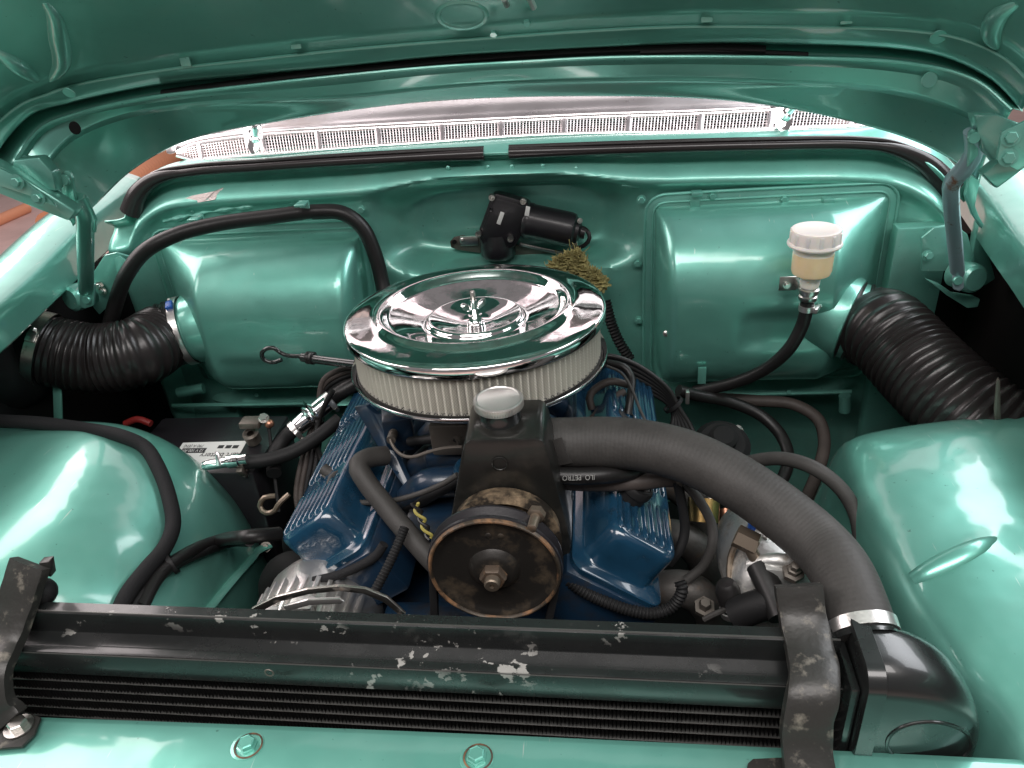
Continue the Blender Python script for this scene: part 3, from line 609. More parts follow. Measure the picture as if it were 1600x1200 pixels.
# ------------------------------------------------------------------ wiper motor
wm = thing('wiper_motor', 'black wiper motor with gear housing in the firewall recess', 'motor')
face = PX([(768, 305, .40), (776, 303, .40), (820, 315, .40), (827, 320, .40), (826, 333, .40), (818, 352, .40), (812, 372, .40), (806, 384, .40), (792, 391, .40), (772, 391, .40), (754, 381, .40), (747, 368, .40), (749, 357, .40), (757, 336, .40)])
MB().prism(face, (0, .038, -.004), .003).build('gear_housing', 'black_satin', wm)
inner = [Vector(face[0]).lerp(p, 1) for p in face]; c0 = sum(face, V(0, 0, 0))/len(face)
MB().prism([c0+(p-c0)*.86+V(0, -.003, 0) for p in face], (0, .004, 0), .0012).build('gear_cover', 'black_satin', wm)
MB().lathe([(.0, .026), (.026, .026), (.033, .018), (.034, 0), (.034, -.02)], W(778, 382, y=.425), (0, -.15, -1), 28).build('gear_boss', 'black_satin', wm)
ma, mb_ = W(822, 344, y=.425), W(896, 360, y=.415); md = (mb_-ma).normalized(); ml = (mb_-ma).length
MB().lathe([(0, -.004), (.030, -.004), (.033, 0), (.0335, .008), (.0320, .012), (.0320, ml-.008), (.030, ml), (.024, ml+.004), (.023, ml+.010), (.012, ml+.014), (.011, ml+.022), (0, ml+.023)], ma, md, 36).build('motor_can', 'black_satin', wm)
for a, b in ((769, 307), (818, 313), (748, 364), (798, 372)): MB().lathe([(.0, .006), (.0025, .006), (.004, .009), (.0056, .009), (.006, .006), (.006, 0)], W(a, b, y=.398), (0, -1, 0), 14).build('screw', 'zinc', wm)
MB().lathe([(.0, .002), (.0018, .002), (.0035, .003), (.0035, 0)], W(767, 327, y=.396), (0, -1, 0), 12).build('vent_plug', 'black_satin', wm)
e1 = (W(785, 332, y=.395)-W(779, 349, y=.395)).normalized(); MB().box(W(782, 341, y=.3958), (.0075, .0012, .024), (e1.cross(V(0, 1, 0)), V(0, 1, 0), e1), .0003).build('label', 'white_label', wm)
MB().box(W(824, 330, y=.391), (.008, .0014, .018), (md, V(0, 1, 0), md.cross(V(0, 1, 0))), .0003).build('label', 'white_label', wm)
MB().prism(PX([(703, 378, .44), (709, 371, .44), (722, 368, .44), (760, 374, .44), (815, 384, .44), (884, 393, .44), (880, 399, .44), (800, 399, .44), (760, 397, .44), (716, 391, .44), (705, 387, .44)]), (0, .004, 0), .001).build('bracket', 'dirty_metal', wm)
MB().box(W(733, 376, y=.435), (.034, .006, .018), None, .001).build('bracket_foot', 'zinc', wm); MB().hexbolt(W(722, 375, y=.431), (0, -1, .1), .005, .003, 0).build('bolt', 'zinc', wm)
MB().lathe([(0, .002), (.004, .002), (.0045, 0)], W(710, 378, y=.439), (0, -1, 0), 14).build('bolt_hole', 'dark', wm)
MB().box(W(846, 389, y=.425), (.085, .003, .006), (md, V(0, 1, 0), md.cross(V(0, 1, 0))), .0005).build('bracket_rail', 'zinc', wm)
MB().hexbolt(W(906, 345, y=.40), (.3, -1, .2), .004, .003, .005).build('screw', 'zinc', wm)
MB().prism(PX([(893, 377, .40), (901, 376, .40), (903, 384, .40), (895, 399, .40), (893, 390, .40)]), (0, .004, 0), .0006).build('tab', 'zinc', wm)
MB().tube(PX([(910, 356, .41), (919, 362, .405), (921, 374, .40), (912, 384, .40), (902, 388, .405)]), .004, 8).build('cable', 'rubber', wm)
# ------------------------------------------------------------------ wadding tuft
tf = thing('wadding_tuft', 'frayed tuft of yellow wadding behind the air cleaner lid', 'wadding')
mb = MB(); cen = [(868, 416, .345), (880, 411, .35), (890, 404, .355), (901, 401, .36), (908, 410, .35), (900, 418, .345), (914, 424, .34), (925, 430, .335), (933, 438, .33), (940, 443, .325)]
for a, b, y in cen:
    p = W(a, b, y=y); n_ = 22; rings = []
    e = V(random.gauss(0, 1), random.gauss(0, .5), random.gauss(0, 1)).normalized()
    for i in range(1, 14):
        t = PI*i/14; rings.append([p+V(math.sin(t)*math.cos(2*PI*k/n_), math.sin(t)*math.sin(2*PI*k/n_), -math.cos(t))*.0125*(1+.35*math.sin(5*math.cos(t)*3+a+k*.3)+.22*math.sin(k*2.1+i*1.7+b)+random.uniform(-.12, .12)) for k in range(n_)])
    mb.rings(rings)
mb.build('wadding_mass', 'rag', tf)
mb = MB()
for k in range(160):
    a, b, y = random.choice(cen); p = W(a+random.gauss(0, 4), b+random.gauss(0, 4), y=y)
    d = V(random.gauss(0, 1), random.gauss(0, 1)-.4, random.gauss(.1, 1)).normalized(); q = V(random.gauss(0, 1), random.gauss(0, 1), random.gauss(0, 1)).normalized()
    mb.tube([p, p+d*.012, p+d*.018+q*.010], .0007, 4, seg=3)
o = mb.build('fibres', 'rag', tf); o['kind'] = 'stuff'
# ------------------------------------------------------------------ fluid reservoir
rs = thing('fluid_reservoir', 'translucent plastic fluid reservoir with pale screw cap and amber fluid', 'reservoir')
rb = W(1262, 468, y=.20)
MB().lathe([(0, .0), (.0135, 0), (.0145, 0.0026), (.0145, 0.0069), (.0125, 0.0086), (.0125, 0.0120), (.016, 0.0129), (.016, 0.0189), (.013, 0.0206), (.013, 0.0232)], rb, (0, 0, 1), 24).build('metal_fitting', 'zinc', rs)
MB().lathe([(0.0000, 0.0224), (0.0137, 0.0224), (0.0149, 0.0275), (0.0154, 0.0396), (0.0154, 0.0430)], rb, (0, 0, 1), 32).build('neck', 'neck', rs)
MB().lathe([(0.0000, 0.0413), (0.0216, 0.0421), (0.0278, 0.0456), (0.0295, 0.0516), (0.0299, 0.0894), (0.0303, 0.0963), (0.0282, 0.0972)], rb, (0, 0, 1), 40).build('bottle', 'bottle', rs)
MB().lathe([(0.0004, 0.0411), (0.0220, 0.0419), (0.0282, 0.0454), (0.0299, 0.0514), (0.0302, 0.0788), (0.0279, 0.0790)], rb, (0, 0, 1), 40).build('fluid', 'fluid', rs)
MB().lathe([(0.0315, 0.0912), (0.0394, 0.0912), (0.0403, 0.0937), (0.0390, 0.0963), (0.0369, 0.0972), (0.0367, 0.1127), (0.0353, 0.1157), (0.0311, 0.1165), (0.0303, 0.1163), (0.0000, 0.1163)], rb, (0, 0, 1), 48).build('screw_cap', 'cap', rs)
cr = rs.children[-1]
for k in range(12):
    a = 2*PI*k/12; d = V(math.cos(a), math.sin(a), 0)
    MB().box(rb+d*.0367+V(0, 0, .105), (.0022, .006, .017), (d, V(-d.y, d.x, 0), V(0, 0, 1)), .0008).build('grip_rib', 'cap', cr)
P = rb+V(-.012, .012, .014); MB().box(P+V(-.012, .022, .0), (.028, .003, .024), None, .001).box(P+V(0, .006, .004), (.006, .034, .012), None, .001).build('bracket', 'zinc', rs)
MB().hexbolt(P+V(-.014, .020, -.002), (0, -1, 0), .0045, .003, .006).build('bolt', 'zinc', rs)
bh = thing('brake_hose', 'black hose curving down from the translucent reservoir', 'hose')
HP = [rb+V(0, 0, -.002), rb+V(-.001, 0, -.03), W(1252, 512, y=.20), W(1232, 546, y=.20), W(1195, 577, y=.215), W(1150, 597, y=.235), W(1085, 612, y=.26)]
MB().tube(HP, .0105, 16).build('rubber_hose', 'rubber', bh)
clamp(bh, rb+V(0, 0, -.014), (0, 0, 1), .0108, .009, 'alu_bright', (1, -.6, 0))
cl = tag(MB().prism(PX([(1091, 575, .255), (1104, 574, .255), (1103, 600, .255), (1090, 600, .255)]), (0, .004, 0), .0006).build('hose_clip', 'green'), 'green metal clip holding the brake hose below the right heater box', 'clip')

# ------------------------------------------------------------------ engine
en = thing('engine', 'blue painted V8 engine with ribbed valve covers', 'engine')
TILT = R(34)
def valve_cover(s, yf, cap):
    e1 = V(s*math.cos(TILT), 0, -math.sin(TILT)); e2 = V(0, 1, 0); e3 = V(s*math.sin(TILT), 0, math.cos(TILT))
    L = .465; o = V(s*.183, yf+L/2, -.236)
    def ring(hw, hl, h, r, skew=0):
        P = []
        for cx, cy, a0 in ((hw-r, hl-r, 0), (-hw+r, hl-r, 90), (-hw+r, -hl+r, 180), (hw-r, -hl+r, 270)):
            for k in range(7): a = R(a0+90*k/6); P.append(o+e1*(cx+r*math.cos(a)+skew)+e2*(cy+r*math.sin(a))+e3*h)
        return P if s > 0 else P[::-1]
    v = MB().rings([ring(.0635, .2325, -.006, .018), ring(.0640, .233, .001, .018), ring(.0615, .2305, .003, .017), ring(.0520, .2190, .003, .022), ring(.0490, .2160, .0060, .022),
                    ring(.0480, .2145, .022, .022, .001), ring(.0470, .2125, .046, .022, .003), ring(.0455, .2105, .054, .021, .004), ring(.0425, .2075, .0575, .019, .004), ring(.038, .2035, .0585, .016, .004), ring(.02, .18, .0588, .01, .004)]).build('valve_cover', 'blue', en, sharp=45)
    MB().rings([ring(.0630, .2320, -.010, .018), ring(.0630, .2320, -.006, .018)]).build('gasket', 'rubber_matt', v)
    for k in range(7):                       # pressed ribs
        u = -.0315+.0118*k
        for (a, b) in ((-.200, -.118), (-.095, .035), (.06, .20)):
            if a < -.19: rr = [(.0, a), (.004, a+.004), (.0043, a+.012), (.0043, b-.01), (.003, b-.003), (0, b)]
            else: rr = [(.0, a), (.003, a+.003), (.0043, a+.01), (.0043, b-.01), (.003, b-.003), (0, b)]
            mb = MB(); rings = []
            for w_, yy in rr:
                w_ = max(w_, .0004); rings.append([o+e1*(u+w_*math.cos(q)*1.0)+e2*yy+e3*(.0575+.0045*math.sin(q)*(w_/.0043)) for q in np.linspace(0, PI, 7)])
            mb.rings(rings, False, False, closed=False).build('rib', 'blue', v, sharp=60)
    for yy in (-.108, .048):
        MB().hexbolt(o+e1*.008+e2*yy+e3*.058, e3, .0058, .006, .0105).build('bolt', 'black' if s > 0 else 'blue', v)
    return o, e1, e2, e3, v
oR, a1, a2, a3, vcr = valve_cover(1, -.272, True)
oL, b1, b2, b3, vcl = valve_cover(-1, -.240, False)
tag(vcl, None, None)
# heads, block, intake, front cover
for s, o, e1, e3 in ((1, oR, a1, a3), (-1, oL, b1, b3)):
    MB().box(o-e3*.045, (.135, .475, .078), (e1, V(0, 1, 0), e3), .006).build('cylinder_head', 'blue_dark', en)
MB().box((0, .0, -.50), (.30, .50, .32), None, .02).build('engine_block', 'blue_dark', en)
MB().prism([V(-.12, -.28, -.30), V(.12, -.28, -.30), V(.14, -.28, -.45), V(.10, -.28, -.62), V(-.10, -.28, -.62), V(-.14, -.28, -.45)], (0, .05, 0), .01).build('timing_cover', 'blue_dark', en)
MB().box((0, .01, -.245), (.20, .40, .05), None, .012).build('intake_manifold', 'blue_dark', en)
for y in (-.12, -.05, .03, .11):
    for s in (-1, 1): MB().tube([V(s*.03, y, -.19), V(s*.07, y, -.195), V(s*.12, y+.01, -.25)], .022, 12).build('intake_runner', 'blue_dark', en)
th = W(735, 728, y=-.135); MB().lathe([(.0, .030), (.006, .030), (.008, .026), (.011, .028), (.015, .032), (.020, .033), (.023, .029), (.024, 0), (.024, -.05)], th-V(0, 0, .03), (0, -.05, 1), 28).build('thermostat_housing', 'blue', en)
MB().box(th+V(.012, .03, -.02), (.06, .06, .03), None, .01).build('water_outlet', 'blue', en)
# exhaust manifold beside the right cover
for k, y in enumerate((-.20, -.10, .02, .12)):
    MB().tube([V(.235, y, -.31), V(.275, y-.01, -.30), V(.305, y-.015, -.33), V(.315, y, -.42)], .024, 14).build('exhaust_runner', 'manifold', en)
    MB().tube([V(-.235, y+.03, -.31), V(-.275, y+.03, -.30), V(-.305, y+.03, -.33), V(-.315, y+.03, -.42)], .022, 14).build('exhaust_runner', 'dark', en)
# bolted plate: dark blue coil bracket
cb = thing('bracket_plate', 'dark blue upright bracket plate below the air cleaner', 'bracket')
MB().prism(PX([(553, 636, -.02), (572, 634, -.02), (592, 652, -.03), (640, 760, -.12), (634, 764, -.12), (618, 742, -.11)]), (.004, .006, 0), .0008).build('plate', 'blue_dark', cb)
ch = thing('choke_housing', 'dark blue box shaped choke housing with fitting and line', 'choke')
p = W(620, 655, y=-.05); MB().box(p+V(0, 0, -.015), (.042, .045, .055), (V(.95, .25, 0), V(-.25, .95, 0), V(0, 0, 1)), .004).build('housing', 'blue_dark', ch)
MB().cyl(W(615, 676, y=-.08), W(611, 688, y=-.10), .0065, 12).build('fitting', 'dirty_metal', ch)
MB().tube(PX([(610, 687, -.10), (616, 700, -.11), (630, 712, -.125), (645, 714, -.13), (670, 706, -.13), (695, 700, -.13), (722, 698, -.13)]), .0024, 8).build('vacuum_line', 'dirty_metal', ch)
# carburettor
cbt = thing('carburettor', 'dark grey carburettor below the air cleaner base', 'carburettor')
MB().box((0, .0, -.125), (.12, .17, .075), None, .008).build('body', 'dirty_metal', cbt); MB().lathe([(.066, -.07), (.066, -.09), (.08, -.1)], (0, 0, .006), (0, 0, 1), 30).build('throat', 'dirty_metal', cbt)
MB().box((-.015, -.095, -.13), (.09, .03, .05), None, .004).build('fuel_bowl', 'dirty_metal', cbt)
MB().box((0, .0, -.178), (.15, .20, .03), None, .005).build('base_plate', 'blue_dark', cbt)
MB().cyl(W(712, 690, y=-.11), W(727, 680, y=-.10), .008, 12).build('fuel_inlet', 'dirty_metal', cbt)

# ------------------------------------------------------------------ air cleaner
ac = thing('air_cleaner', 'round chrome air cleaner with pleated white filter element and wing nut', 'air cleaner')
ez = V(math.sin(R(-.3)), math.sin(R(1.8)), 1).normalized(); oc = V(0, .002, .0095)
lidp = [(.1745, -.0145), (.1765, -.0150), (.1785, -.0120), (.1790, -.0030), (.1782, .0004), (.1765, .0018), (.174, .0026), (.165, .0036), (.155, .0043), (.146, .0050), (.139, .0060), (.1360, .0078), (.1335, .0100), (.1305, .0113), (.1270, .0108), (.1240, .0080), (.1205, .0035), (.1185, .0010), (.1165, -.0002), (.1130, -.0010), (.098, -.0060),
        (.085, -.0103), (.075, -.0136), (.0710, -.0147), (.0690, -.0140), (.0670, -.0105), (.0655, -.0072), (.0635, -.0060), (.0615, -.0064), (.052, -.0100), (.040, -.0140), (.030, -.0170), (.0225, -.0186), (.0215, -.0192), (.010, -.0194), (.0, -.0194)]
lid = MB().lathe(lidp, oc, ez, 128).build('lid', 'chrome_lid', ac, sharp=60)
wn = oc+ez*-.0194
nut = MB().lathe([(.0, .0), (.0125, .0), (.0125, .0022), (.0088, .0024), (.0088, .010), (.0100, .0105), (.0100, .013), (.0072, .0135), (.0066, .022), (.0045, .024), (.0045, .034), (.0, .0345)], wn, ez, 20).build('wing_nut', 'chrome', lid)
for s in (-1, 1):
    d = V(.86*s, .5*s, 0); c = wn+ez*.022
    MB().prism([c+d*.004-ez*.005, c+d*.016+ez*.000, c+d*.019+ez*.008, c+d*.015+ez*.011, c+d*.007+ez*.006], V(-.5, .86, 0)*.0028, .0008).build('wing', 'chrome', nut)
MB().lathe([(.0036, .033), (.0036, .046), (.0028, .047), (.0, .047)], wn, ez, 14).build('stud', 'steel', nut)
zt_, zb_ = -.0140, -.0690
NP = 112; rings = []
for z in (zt_+.001, zb_):
    rg = []
    for k in range(NP):
        for f_, rr in ((-.11, .1702), (.11, .1702), (.30, .158), (.5, .132), (.70, .158)):
            q = 2*PI*(k+f_)/NP; rg.append(oc+ez*z+V(math.cos(q), math.sin(q), 0)*rr)
    rings.append(rg)
el = MB().rings(rings, False, False).build('filter_element', 'paper', ac, flat=True)
mb = MB(); NW = 300; rw = .1708
for sg in (-1, 1):
    for k in range(NW):
        P = []
        for j in range(9):
            a = 2*PI*(k/NW)+sg*j/8*2*PI*13.0/NW; P.append(oc+ez*(zt_+(zb_-zt_)*j/8)+V(math.cos(a), math.sin(a), 0)*rw)
        o0 = len(mb.v)
        for j, p in enumerate(P):
            n_ = V(p.x, p.y, 0).normalized(); t_ = n_.cross(ez); mb.v += [tuple(p-t_*.00042), tuple(p+t_*.00042)]
        for j in range(8): q = o0+2*j; mb.f.append((q, q+1, q+3, q+2))
o = mb.build('screen', 'wire_cream', el, flat=True); o['kind'] = 'stuff'
MB().lathe([(.165, 0), (.1725, 0), (.1728, -.004), (.165, -.004)], oc+ez*(zb_+.002), ez, 96).build('rubber_gasket', 'rubber', el)
MB().lathe([(.0655, -.072), (.10, -.079), (.150, -.080), (.1700, -.0775), (.1760, -.0745), (.1790, -.0705), (.1798, -.0675), (.1790, -.0665), (.1775, -.069), (.172, -.0735), (.150, -.0765), (.0655, -.070)], oc, ez, 96).build('base_pan', 'chrome', ac, sharp=60)
# ------------------------------------------------------------------ power steering pump
ps = thing('power_steering_pump', 'black power steering pump with tapered reservoir, grey cap and rusty pulley', 'pump')
yf = -.245
ft = PX([(722, 706, yf), (726, 694, yf), (735, 687, yf), (838, 685, yf), (847, 689, yf), (853, 700, yf), (878, 790, yf), (893, 850, yf), (888, 900, yf), (700, 900, yf), (700, 850, yf), (706, 800, yf)])
MB().prism(ft, (0, .075, .006), .003).build('reservoir', 'black_res', ps)
MB().lathe([(.0085, 0), (.0078, .0006), (.0085, .0012), (.0095, .0006), (.0095, 0)], W(781, 724, y=yf-.001), (0, -1, 0), 28).build('embossed_ring', 'black_res', ps)
cp = W(780, 637, y=-.205); top = (sum(ft[2:5], V(0, 0, 0))/3).z
MB().lathe([(.0265, top-cp.z-.004), (.0245, top-cp.z+.002), (.0238, 0), (.0238, .004)], cp, (0, 0, 1), 32).build('filler_neck', 'black', ps)
cap = MB().lathe([(.0, .0125), (.0245, .0125), (.0255, .0135), (.0272, .0130), (.0280, .0115), (.0285, .004), (.0272, .002), (.022, .002)], cp, (0, 0, 1), 48).build('cap', 'alu_bright', ps)
for k in range(60):
    a = 2*PI*k/60; d = V(math.cos(a), math.sin(a), 0)
    MB().box(cp+d*.0283+V(0, 0, .0075), (.0012, .0014, .008), (d, V(-d.y, d.x, 0), V(0, 0, 1))).build('knurl', 'alu_bright', cap, flat=True)
pc = W(772, 893, y=-.310)
MB().lathe([(.000, -.062), (.058, -.062), (.064, -.056), (.066, -.040), (.056, -.036), (.052, -.046), (.030, -.048), (.028, -.02)], pc+V(.010, 0, .012), (0, -1, 0), 48).build('pump_body', 'pump_iron', ps)
bp = W(839, 800, y=-.282); MB().lathe([(.0105, 0), (.0105, .008), (.009, .009)], bp, (-.15, -1, 0), 6, True).lathe([(.006, .008), (.0055, .028), (.004, .029)], bp, (-.15, -1, 0), 14, True).build('adjuster_bolt', 'wheat_steel', ps)
pl = MB().lathe([(.0, .004), (.020, .004), (.024, .002), (.030, -.004), (.060, -.006), (.066, -.004), (.0700, -.001), (.0720, -.001)], pc, (0, -1, 0), 72).build('pulley_web', 'pulley', ps)
MB().lathe([(.0710, -.003), (.0715, .001), (.0730, .0025), (.0745, .0022), (.0755, .0005), (.0760, -.003)], pc, (0, -1, 0), 80).build('pulley_rim', 'pulley_rim', ps)
MB().lathe([(.0758, -.002), (.0775, -.003), (.0778, -.006), (.0690, -.013), (.0778, -.020), (.0775, -.023), (.060, -.024), (.030, -.020)], pc, (0, -1, 0), 72).build('pulley_groove', 'black_satin', ps)
MB().lathe([(.0155, .003), (.0155, .012), (.0135, .0145)], pc, (0, -1, 0), 6, True).build('hub_nut', 'rust', pl)
MB().lathe([(.0095, .012), (.0090, .022), (.0075, .0235), (.003, .0235), (.0025, .020), (.0, .020)], pc, (0, -1, 0), 20, True).build('shaft_end', 'wheat_steel', pl)
for dx, dz in ((-.003, .048), (.011, .047)): MB().sphere(pc+V(dx, -.0055+.012, dz), .0048, 12, (1, .5, 1)).build('rivet', 'pulley', pl)
# drive belt running down to the crankshaft
q0 = pc+V(0, .013, 0)
belt = MB()
for s in (-1, 1):
    a = q0+V(s*.0735, 0, -.005); b = V(.0+s*.06, -.297, -.47)
    belt.box((a+b)/2, (.009, .011, (a-b).length), (V((a-b).z, 0, -(a-b).x).normalized(), V(0, 1, 0), (a-b).normalized()), .001)
tag(belt.build('drive_belt', 'rubber_matt'), 'black drive belt running down from the rusty pulley', 'belt')
# ------------------------------------------------------------------ radiator
ra = thing('radiator', 'black crossflow radiator with chipped paint and rounded end tank', 'radiator')
RA = R(-1.75); rx = V(math.cos(RA), math.sin(RA), 0); ry = V(-math.sin(RA), math.cos(RA), 0); ro = V(0, -.400, -.150)
def RP(x, y, z): return ro+rx*x+ry*y+V(0, 0, z)
x0, x1 = -.62, .388
prof = [(.002, -.06), (.003, -.002), (.001, .0005), (-.010, .0005), (-.0115, -.001), (-.0125, -.027), (-.0135, -.0285), (-.030, -.030), (-.0310, -.0295), (-.0316, -.0278), (-.0385, -.0278), (-.0405, -.0285), (-.0415, -.031), (-.0415, -.060), (-.038, -.061)]
MB().rings([[RP(x, y, z) for y, z in prof] for x in np.linspace(x0, x1, 60)], False, False, closed=False).build('top_channel', 'black_chip', ra, solid=.0012, sharp=25)
MB().box(RP(-.11, -.012, -.26), (1.03, .012, .40), (rx, ry, V(0, 0, 1))).build('core_back', 'dark', ra)
rowh = .0158
for k in range(9):
    z = -.064-k*rowh
    if k: MB().box(RP(-.11, -.027, z), (1.01, .022, .0013), (rx, ry, V(0, 0, 1)), .0004).build('core_tube', 'core_tube', ra)
    n = 500; vs = []; fs = []
    for i in range(n+1):
        x = -.612+1.008*i/n; zz = z-.0015 if i % 2 else z-rowh+.0015
        vs += [RP(x, -.0380+random.uniform(-.0006, .0006), zz), RP(x, -.018, zz)]
    for i in range(n): fs.append((2*i, 2*i+2, 2*i+3, 2*i+1))
    o = MB().add(vs, fs).build('fin_row', 'core', ra, solid=.0003, flat=True)
for y_, z_ in ((-.0413, -.0295), (-.0128, -.0275), (-.0105, .0008)):
    MB().tube([RP(x_, y_, z_) for x_ in np.linspace(x0, x1, 8)], .0011, 6).build('edge_highlight', 'core_tube', ra)  # thin grey tubes paint the highlights along the channel edges
MB().lathe([(.0035, .001), (.005, .0015), (.006, .0)], RP(-.178, -.0418, -.043), -ry, 18).build('screw_hole', 'dirty_metal', ra)
# right end tank
def tring(x, yr, yf_, zt, zb, r):
    P = []
    for cy, cz, a0 in ((yr-r, zt-r, 0), (yf_+r, zt-r, 90), (yf_+r, zb+r, 180), (yr-r, zb+r, 270)):
        for k in range(8): a = R(a0+90*k/7); P.append(RP(x, cy+r*math.cos(a), cz+r*math.sin(a)))
    return P
rings = []
tx0, tx1 = .408, .514
for i in range(17):
    t = i/16; u = 1-(1-t)**1.6; x = tx0+(tx1-tx0)*u
    q = math.sqrt(max(0, 1-u**2.1))
    rings.append(tring(x, .012-.024*(1-q), -.066+.022*(1-q), .018-.105*(1-q), -.32, max(.008, .030*(.5+.5*q))))
MB().rings(rings).build('end_tank', 'black', ra, sharp=60)
MB().rings([tring(.396, .014, -.069, .018, -.32, .020), tring(.397, .016, -.071, .020, -.32, .021), tring(.4120, .016, -.071, .020, -.32, .021), tring(.413, .014, -.069, .018, -.32, .020)]).build('tank_seam_band', 'black', ra)
MB().box(RP(.391, -.025, -.163), (.008, .07, .31), (rx, ry, V(0, 0, 1)), .002).build('header_plate', 'black', ra)
ont = caster([o for o in ra.children if o.name.startswith('end_tank')])
P = [q for q in (ont(1452+66*math.cos(t), 1162+34*math.sin(t), -.0006) for t in np.linspace(PI*.75, PI*2.2, 30)) if q is not None]
MB().tube(P, .0022, 8, seg=80).build('oval_emboss', 'black', ra)
ndir = V(-.06, .92, .36).normalized(); nk = V(.4140, -.404, -.158); MB().lathe([(.0345, -.011), (.0335, -.009), (.0320, -.006), (.0315, .0), (.026, .001)], nk, ndir, 32).build('hose_neck', 'black', ra)
# ------------------------------------------------------------------ strap brackets over the radiator
def strap(name, label, path, w, th, foot, bolt):
    t = thing(name, label, 'bracket')
    P = spline(PX(path), 40); rings = []
    for i, p in enumerate(P):
        d = (P[min(i+1, 39)]-P[max(i-1, 0)]).normalized(); a = (V(1, -.03, 0)-d*d.x).normalized(); b = d.cross(a)
        j = 1+.015*math.sin(i*.9); h = th
        rings.append([p+a*x*w*j+b*y*h for x, y in ((-.5, -.5), (-.5, .35), (-.42, .5), (-.15, .56), (.15, .56), (.42, .5), (.5, .35), (.5, -.5))])
    MB().rings(rings).build('strap', 'strap', t, sharp=35)
    if foot:
        f_ = MB().prism([W(a, b, z=pz+.004) for a, b in foot], (0, 0, .004), .0012).build('foot', 'strap', t)
        if bolt: MB().hexbolt(W(*bolt, z=pz+.009), (0, 0, 1), .0095, .007, .0145, .002).build('bolt', 'zinc', t)
    return t
sr = strap('radiator_strap', 'weathered black strap bracket over the radiator beside the end tank', [(1247, 914, -.386), (1254, 965, -.404), (1265, 1015, -.432), (1272, 1050, -.458), (1270, 1085, -.477), (1262, 1120, -.487), (1260, 1160, -.496), (1268, 1230, -.52)], .043, .014, [(1168, 1196), (1176, 1189), (1240, 1186), (1240, 1240), (1160, 1240)], None)
sl = strap('radiator_strap', 'weathered black strap bracket with bolted foot at the battery side of the radiator', [(46, 880, -.375), (38, 905, -.385), (24, 950, -.402), (6, 1000, -.425), (-14, 1045, -.455), (-14, 1085, -.470), (0, 1112, -.476), (14, 1130, -.482)], .042, .014, [(-60, 1100), (10, 1104), (30, 1110), (66, 1124), (56, 1150), (36, 1170), (-60, 1178)], (30, 1136))
MB().prism(PX([(60, 880, -.37), (76, 878, -.37), (80, 902, -.37), (70, 900, -.37)]), (0, .01, 0), .001).build('tab', 'strap', sl)
MB().sphere(W(66, 925, y=-.375), .016, 16).build('rubber_grommet', 'rubber_matt', sl)
# ------------------------------------------------------------------ upper radiator hose
uh = thing('radiator_hose', 'thick grey rubber radiator hose arching to the end tank', 'hose')
HP = PX([(848, 692, -.165), (885, 692, -.165), (945, 691, -.168), (1010, 697, -.178), (1080, 716, -.20), (1150, 752, -.23), (1220, 800, -.265), (1280, 851, -.305), (1313, 893, -.342)])
MB().tube(HP+[nk+ndir*.024, nk-ndir*.010], .0313, 36, ribs=(.0052, .00014)).build('rubber_hose', 'rubber_grey', uh)
clamp(uh, nk+ndir*.002, ndir, .0322, .012, 'alu_bright', (-1, 0, -.5))
MB().prism(PX([(860, 688, -.195), (878, 682, -.195), (884, 704, -.195), (895, 722, -.195), (866, 728, -.195)]), (0, -.002, 0), .0005).build('flap', 'rubber_grey', uh)
# ------------------------------------------------------------------ hoses across the right valve cover
fh = thing('fuel_hose', 'shiny black hose with white print across the right valve cover', 'hose')
FP = PX([(868, 743, -.20), (905, 744, -.20), (945, 742, -.195), (980, 738, -.18), (1005, 730, -.16), (1030, 715, -.13), (1045, 700, -.10)])
MB().tube(FP, .0108, 18).build('rubber_hose', 'rubber', fh)
ex = (W(890, 745, y=-.21)-W(925, 744, y=-.21)).normalized()
text(fh, 'ILO  PETRO', W(904, 746, y=-.2115), ex, V(0, -.55, -.83).normalized(), .0085, 'ink_white', width=.038, depth=.0006)
hose('return_hose', 'brownish rubber hose below the printed fuel hose', [(868, 752, -.185), (930, 755, -.18), (1000, 753, -.178), (1050, 748, -.175), (1078, 757, -.172), (1092, 772, -.165)], .0105, 'rubber_brown')
hose('breather_hose', 'thin black hose dropping beside the right valve cover', [(1058, 752, -.182), (1066, 790, -.19), (1070, 830, -.20), (1062, 858, -.21), (1045, 880, -.215)], .0062, 'rubber_matt')
hose('breather_hose', 'looped grey hose hanging from the brownish rubber hose', [(1072, 754, -.185), (1095, 785, -.19), (1112, 820, -.20), (1112, 855, -.215), (1098, 885, -.22), (1072, 907, -.225)], .0062, 'rubber_grey')
ti = tag(MB().lathe([(.0115, -.003), (.0125, -.003), (.0125, .003), (.0115, .003)], W(1060, 749, y=-.176), (1, 0, .1), 20).build('cable_tie', 'dirty_metal'), 'metal tie around the brownish rubber hose', 'cable tie')
fc = W(992, 770, y=-.12)
oc_ = thing('oil_filler_cap', 'dusty black oil filler cap on the right valve cover', 'cap')
tc_ = oR+a1*(.004)+V(0, -.012, 0)*0+a2*(.045)+a3*.079
oq = W(988, 770, y=-.170); 
MB().lathe([(.019, -.006), (.0195, .004), (.0215, .006), (.0215, .014), (.0200, .0165), (.017, .017), (.0165, .0155), (.0, .0155)], oq, a3, 32).build('cap', 'rubber_matt', oc_)
MB().lathe([(.004, .0), (.0045, .0008), (.008, .0008), (.0085, .0)], oq+a3*.0155+a1*.008, a3, 24).build('round_emblem', 'rubber_brown', oc_)
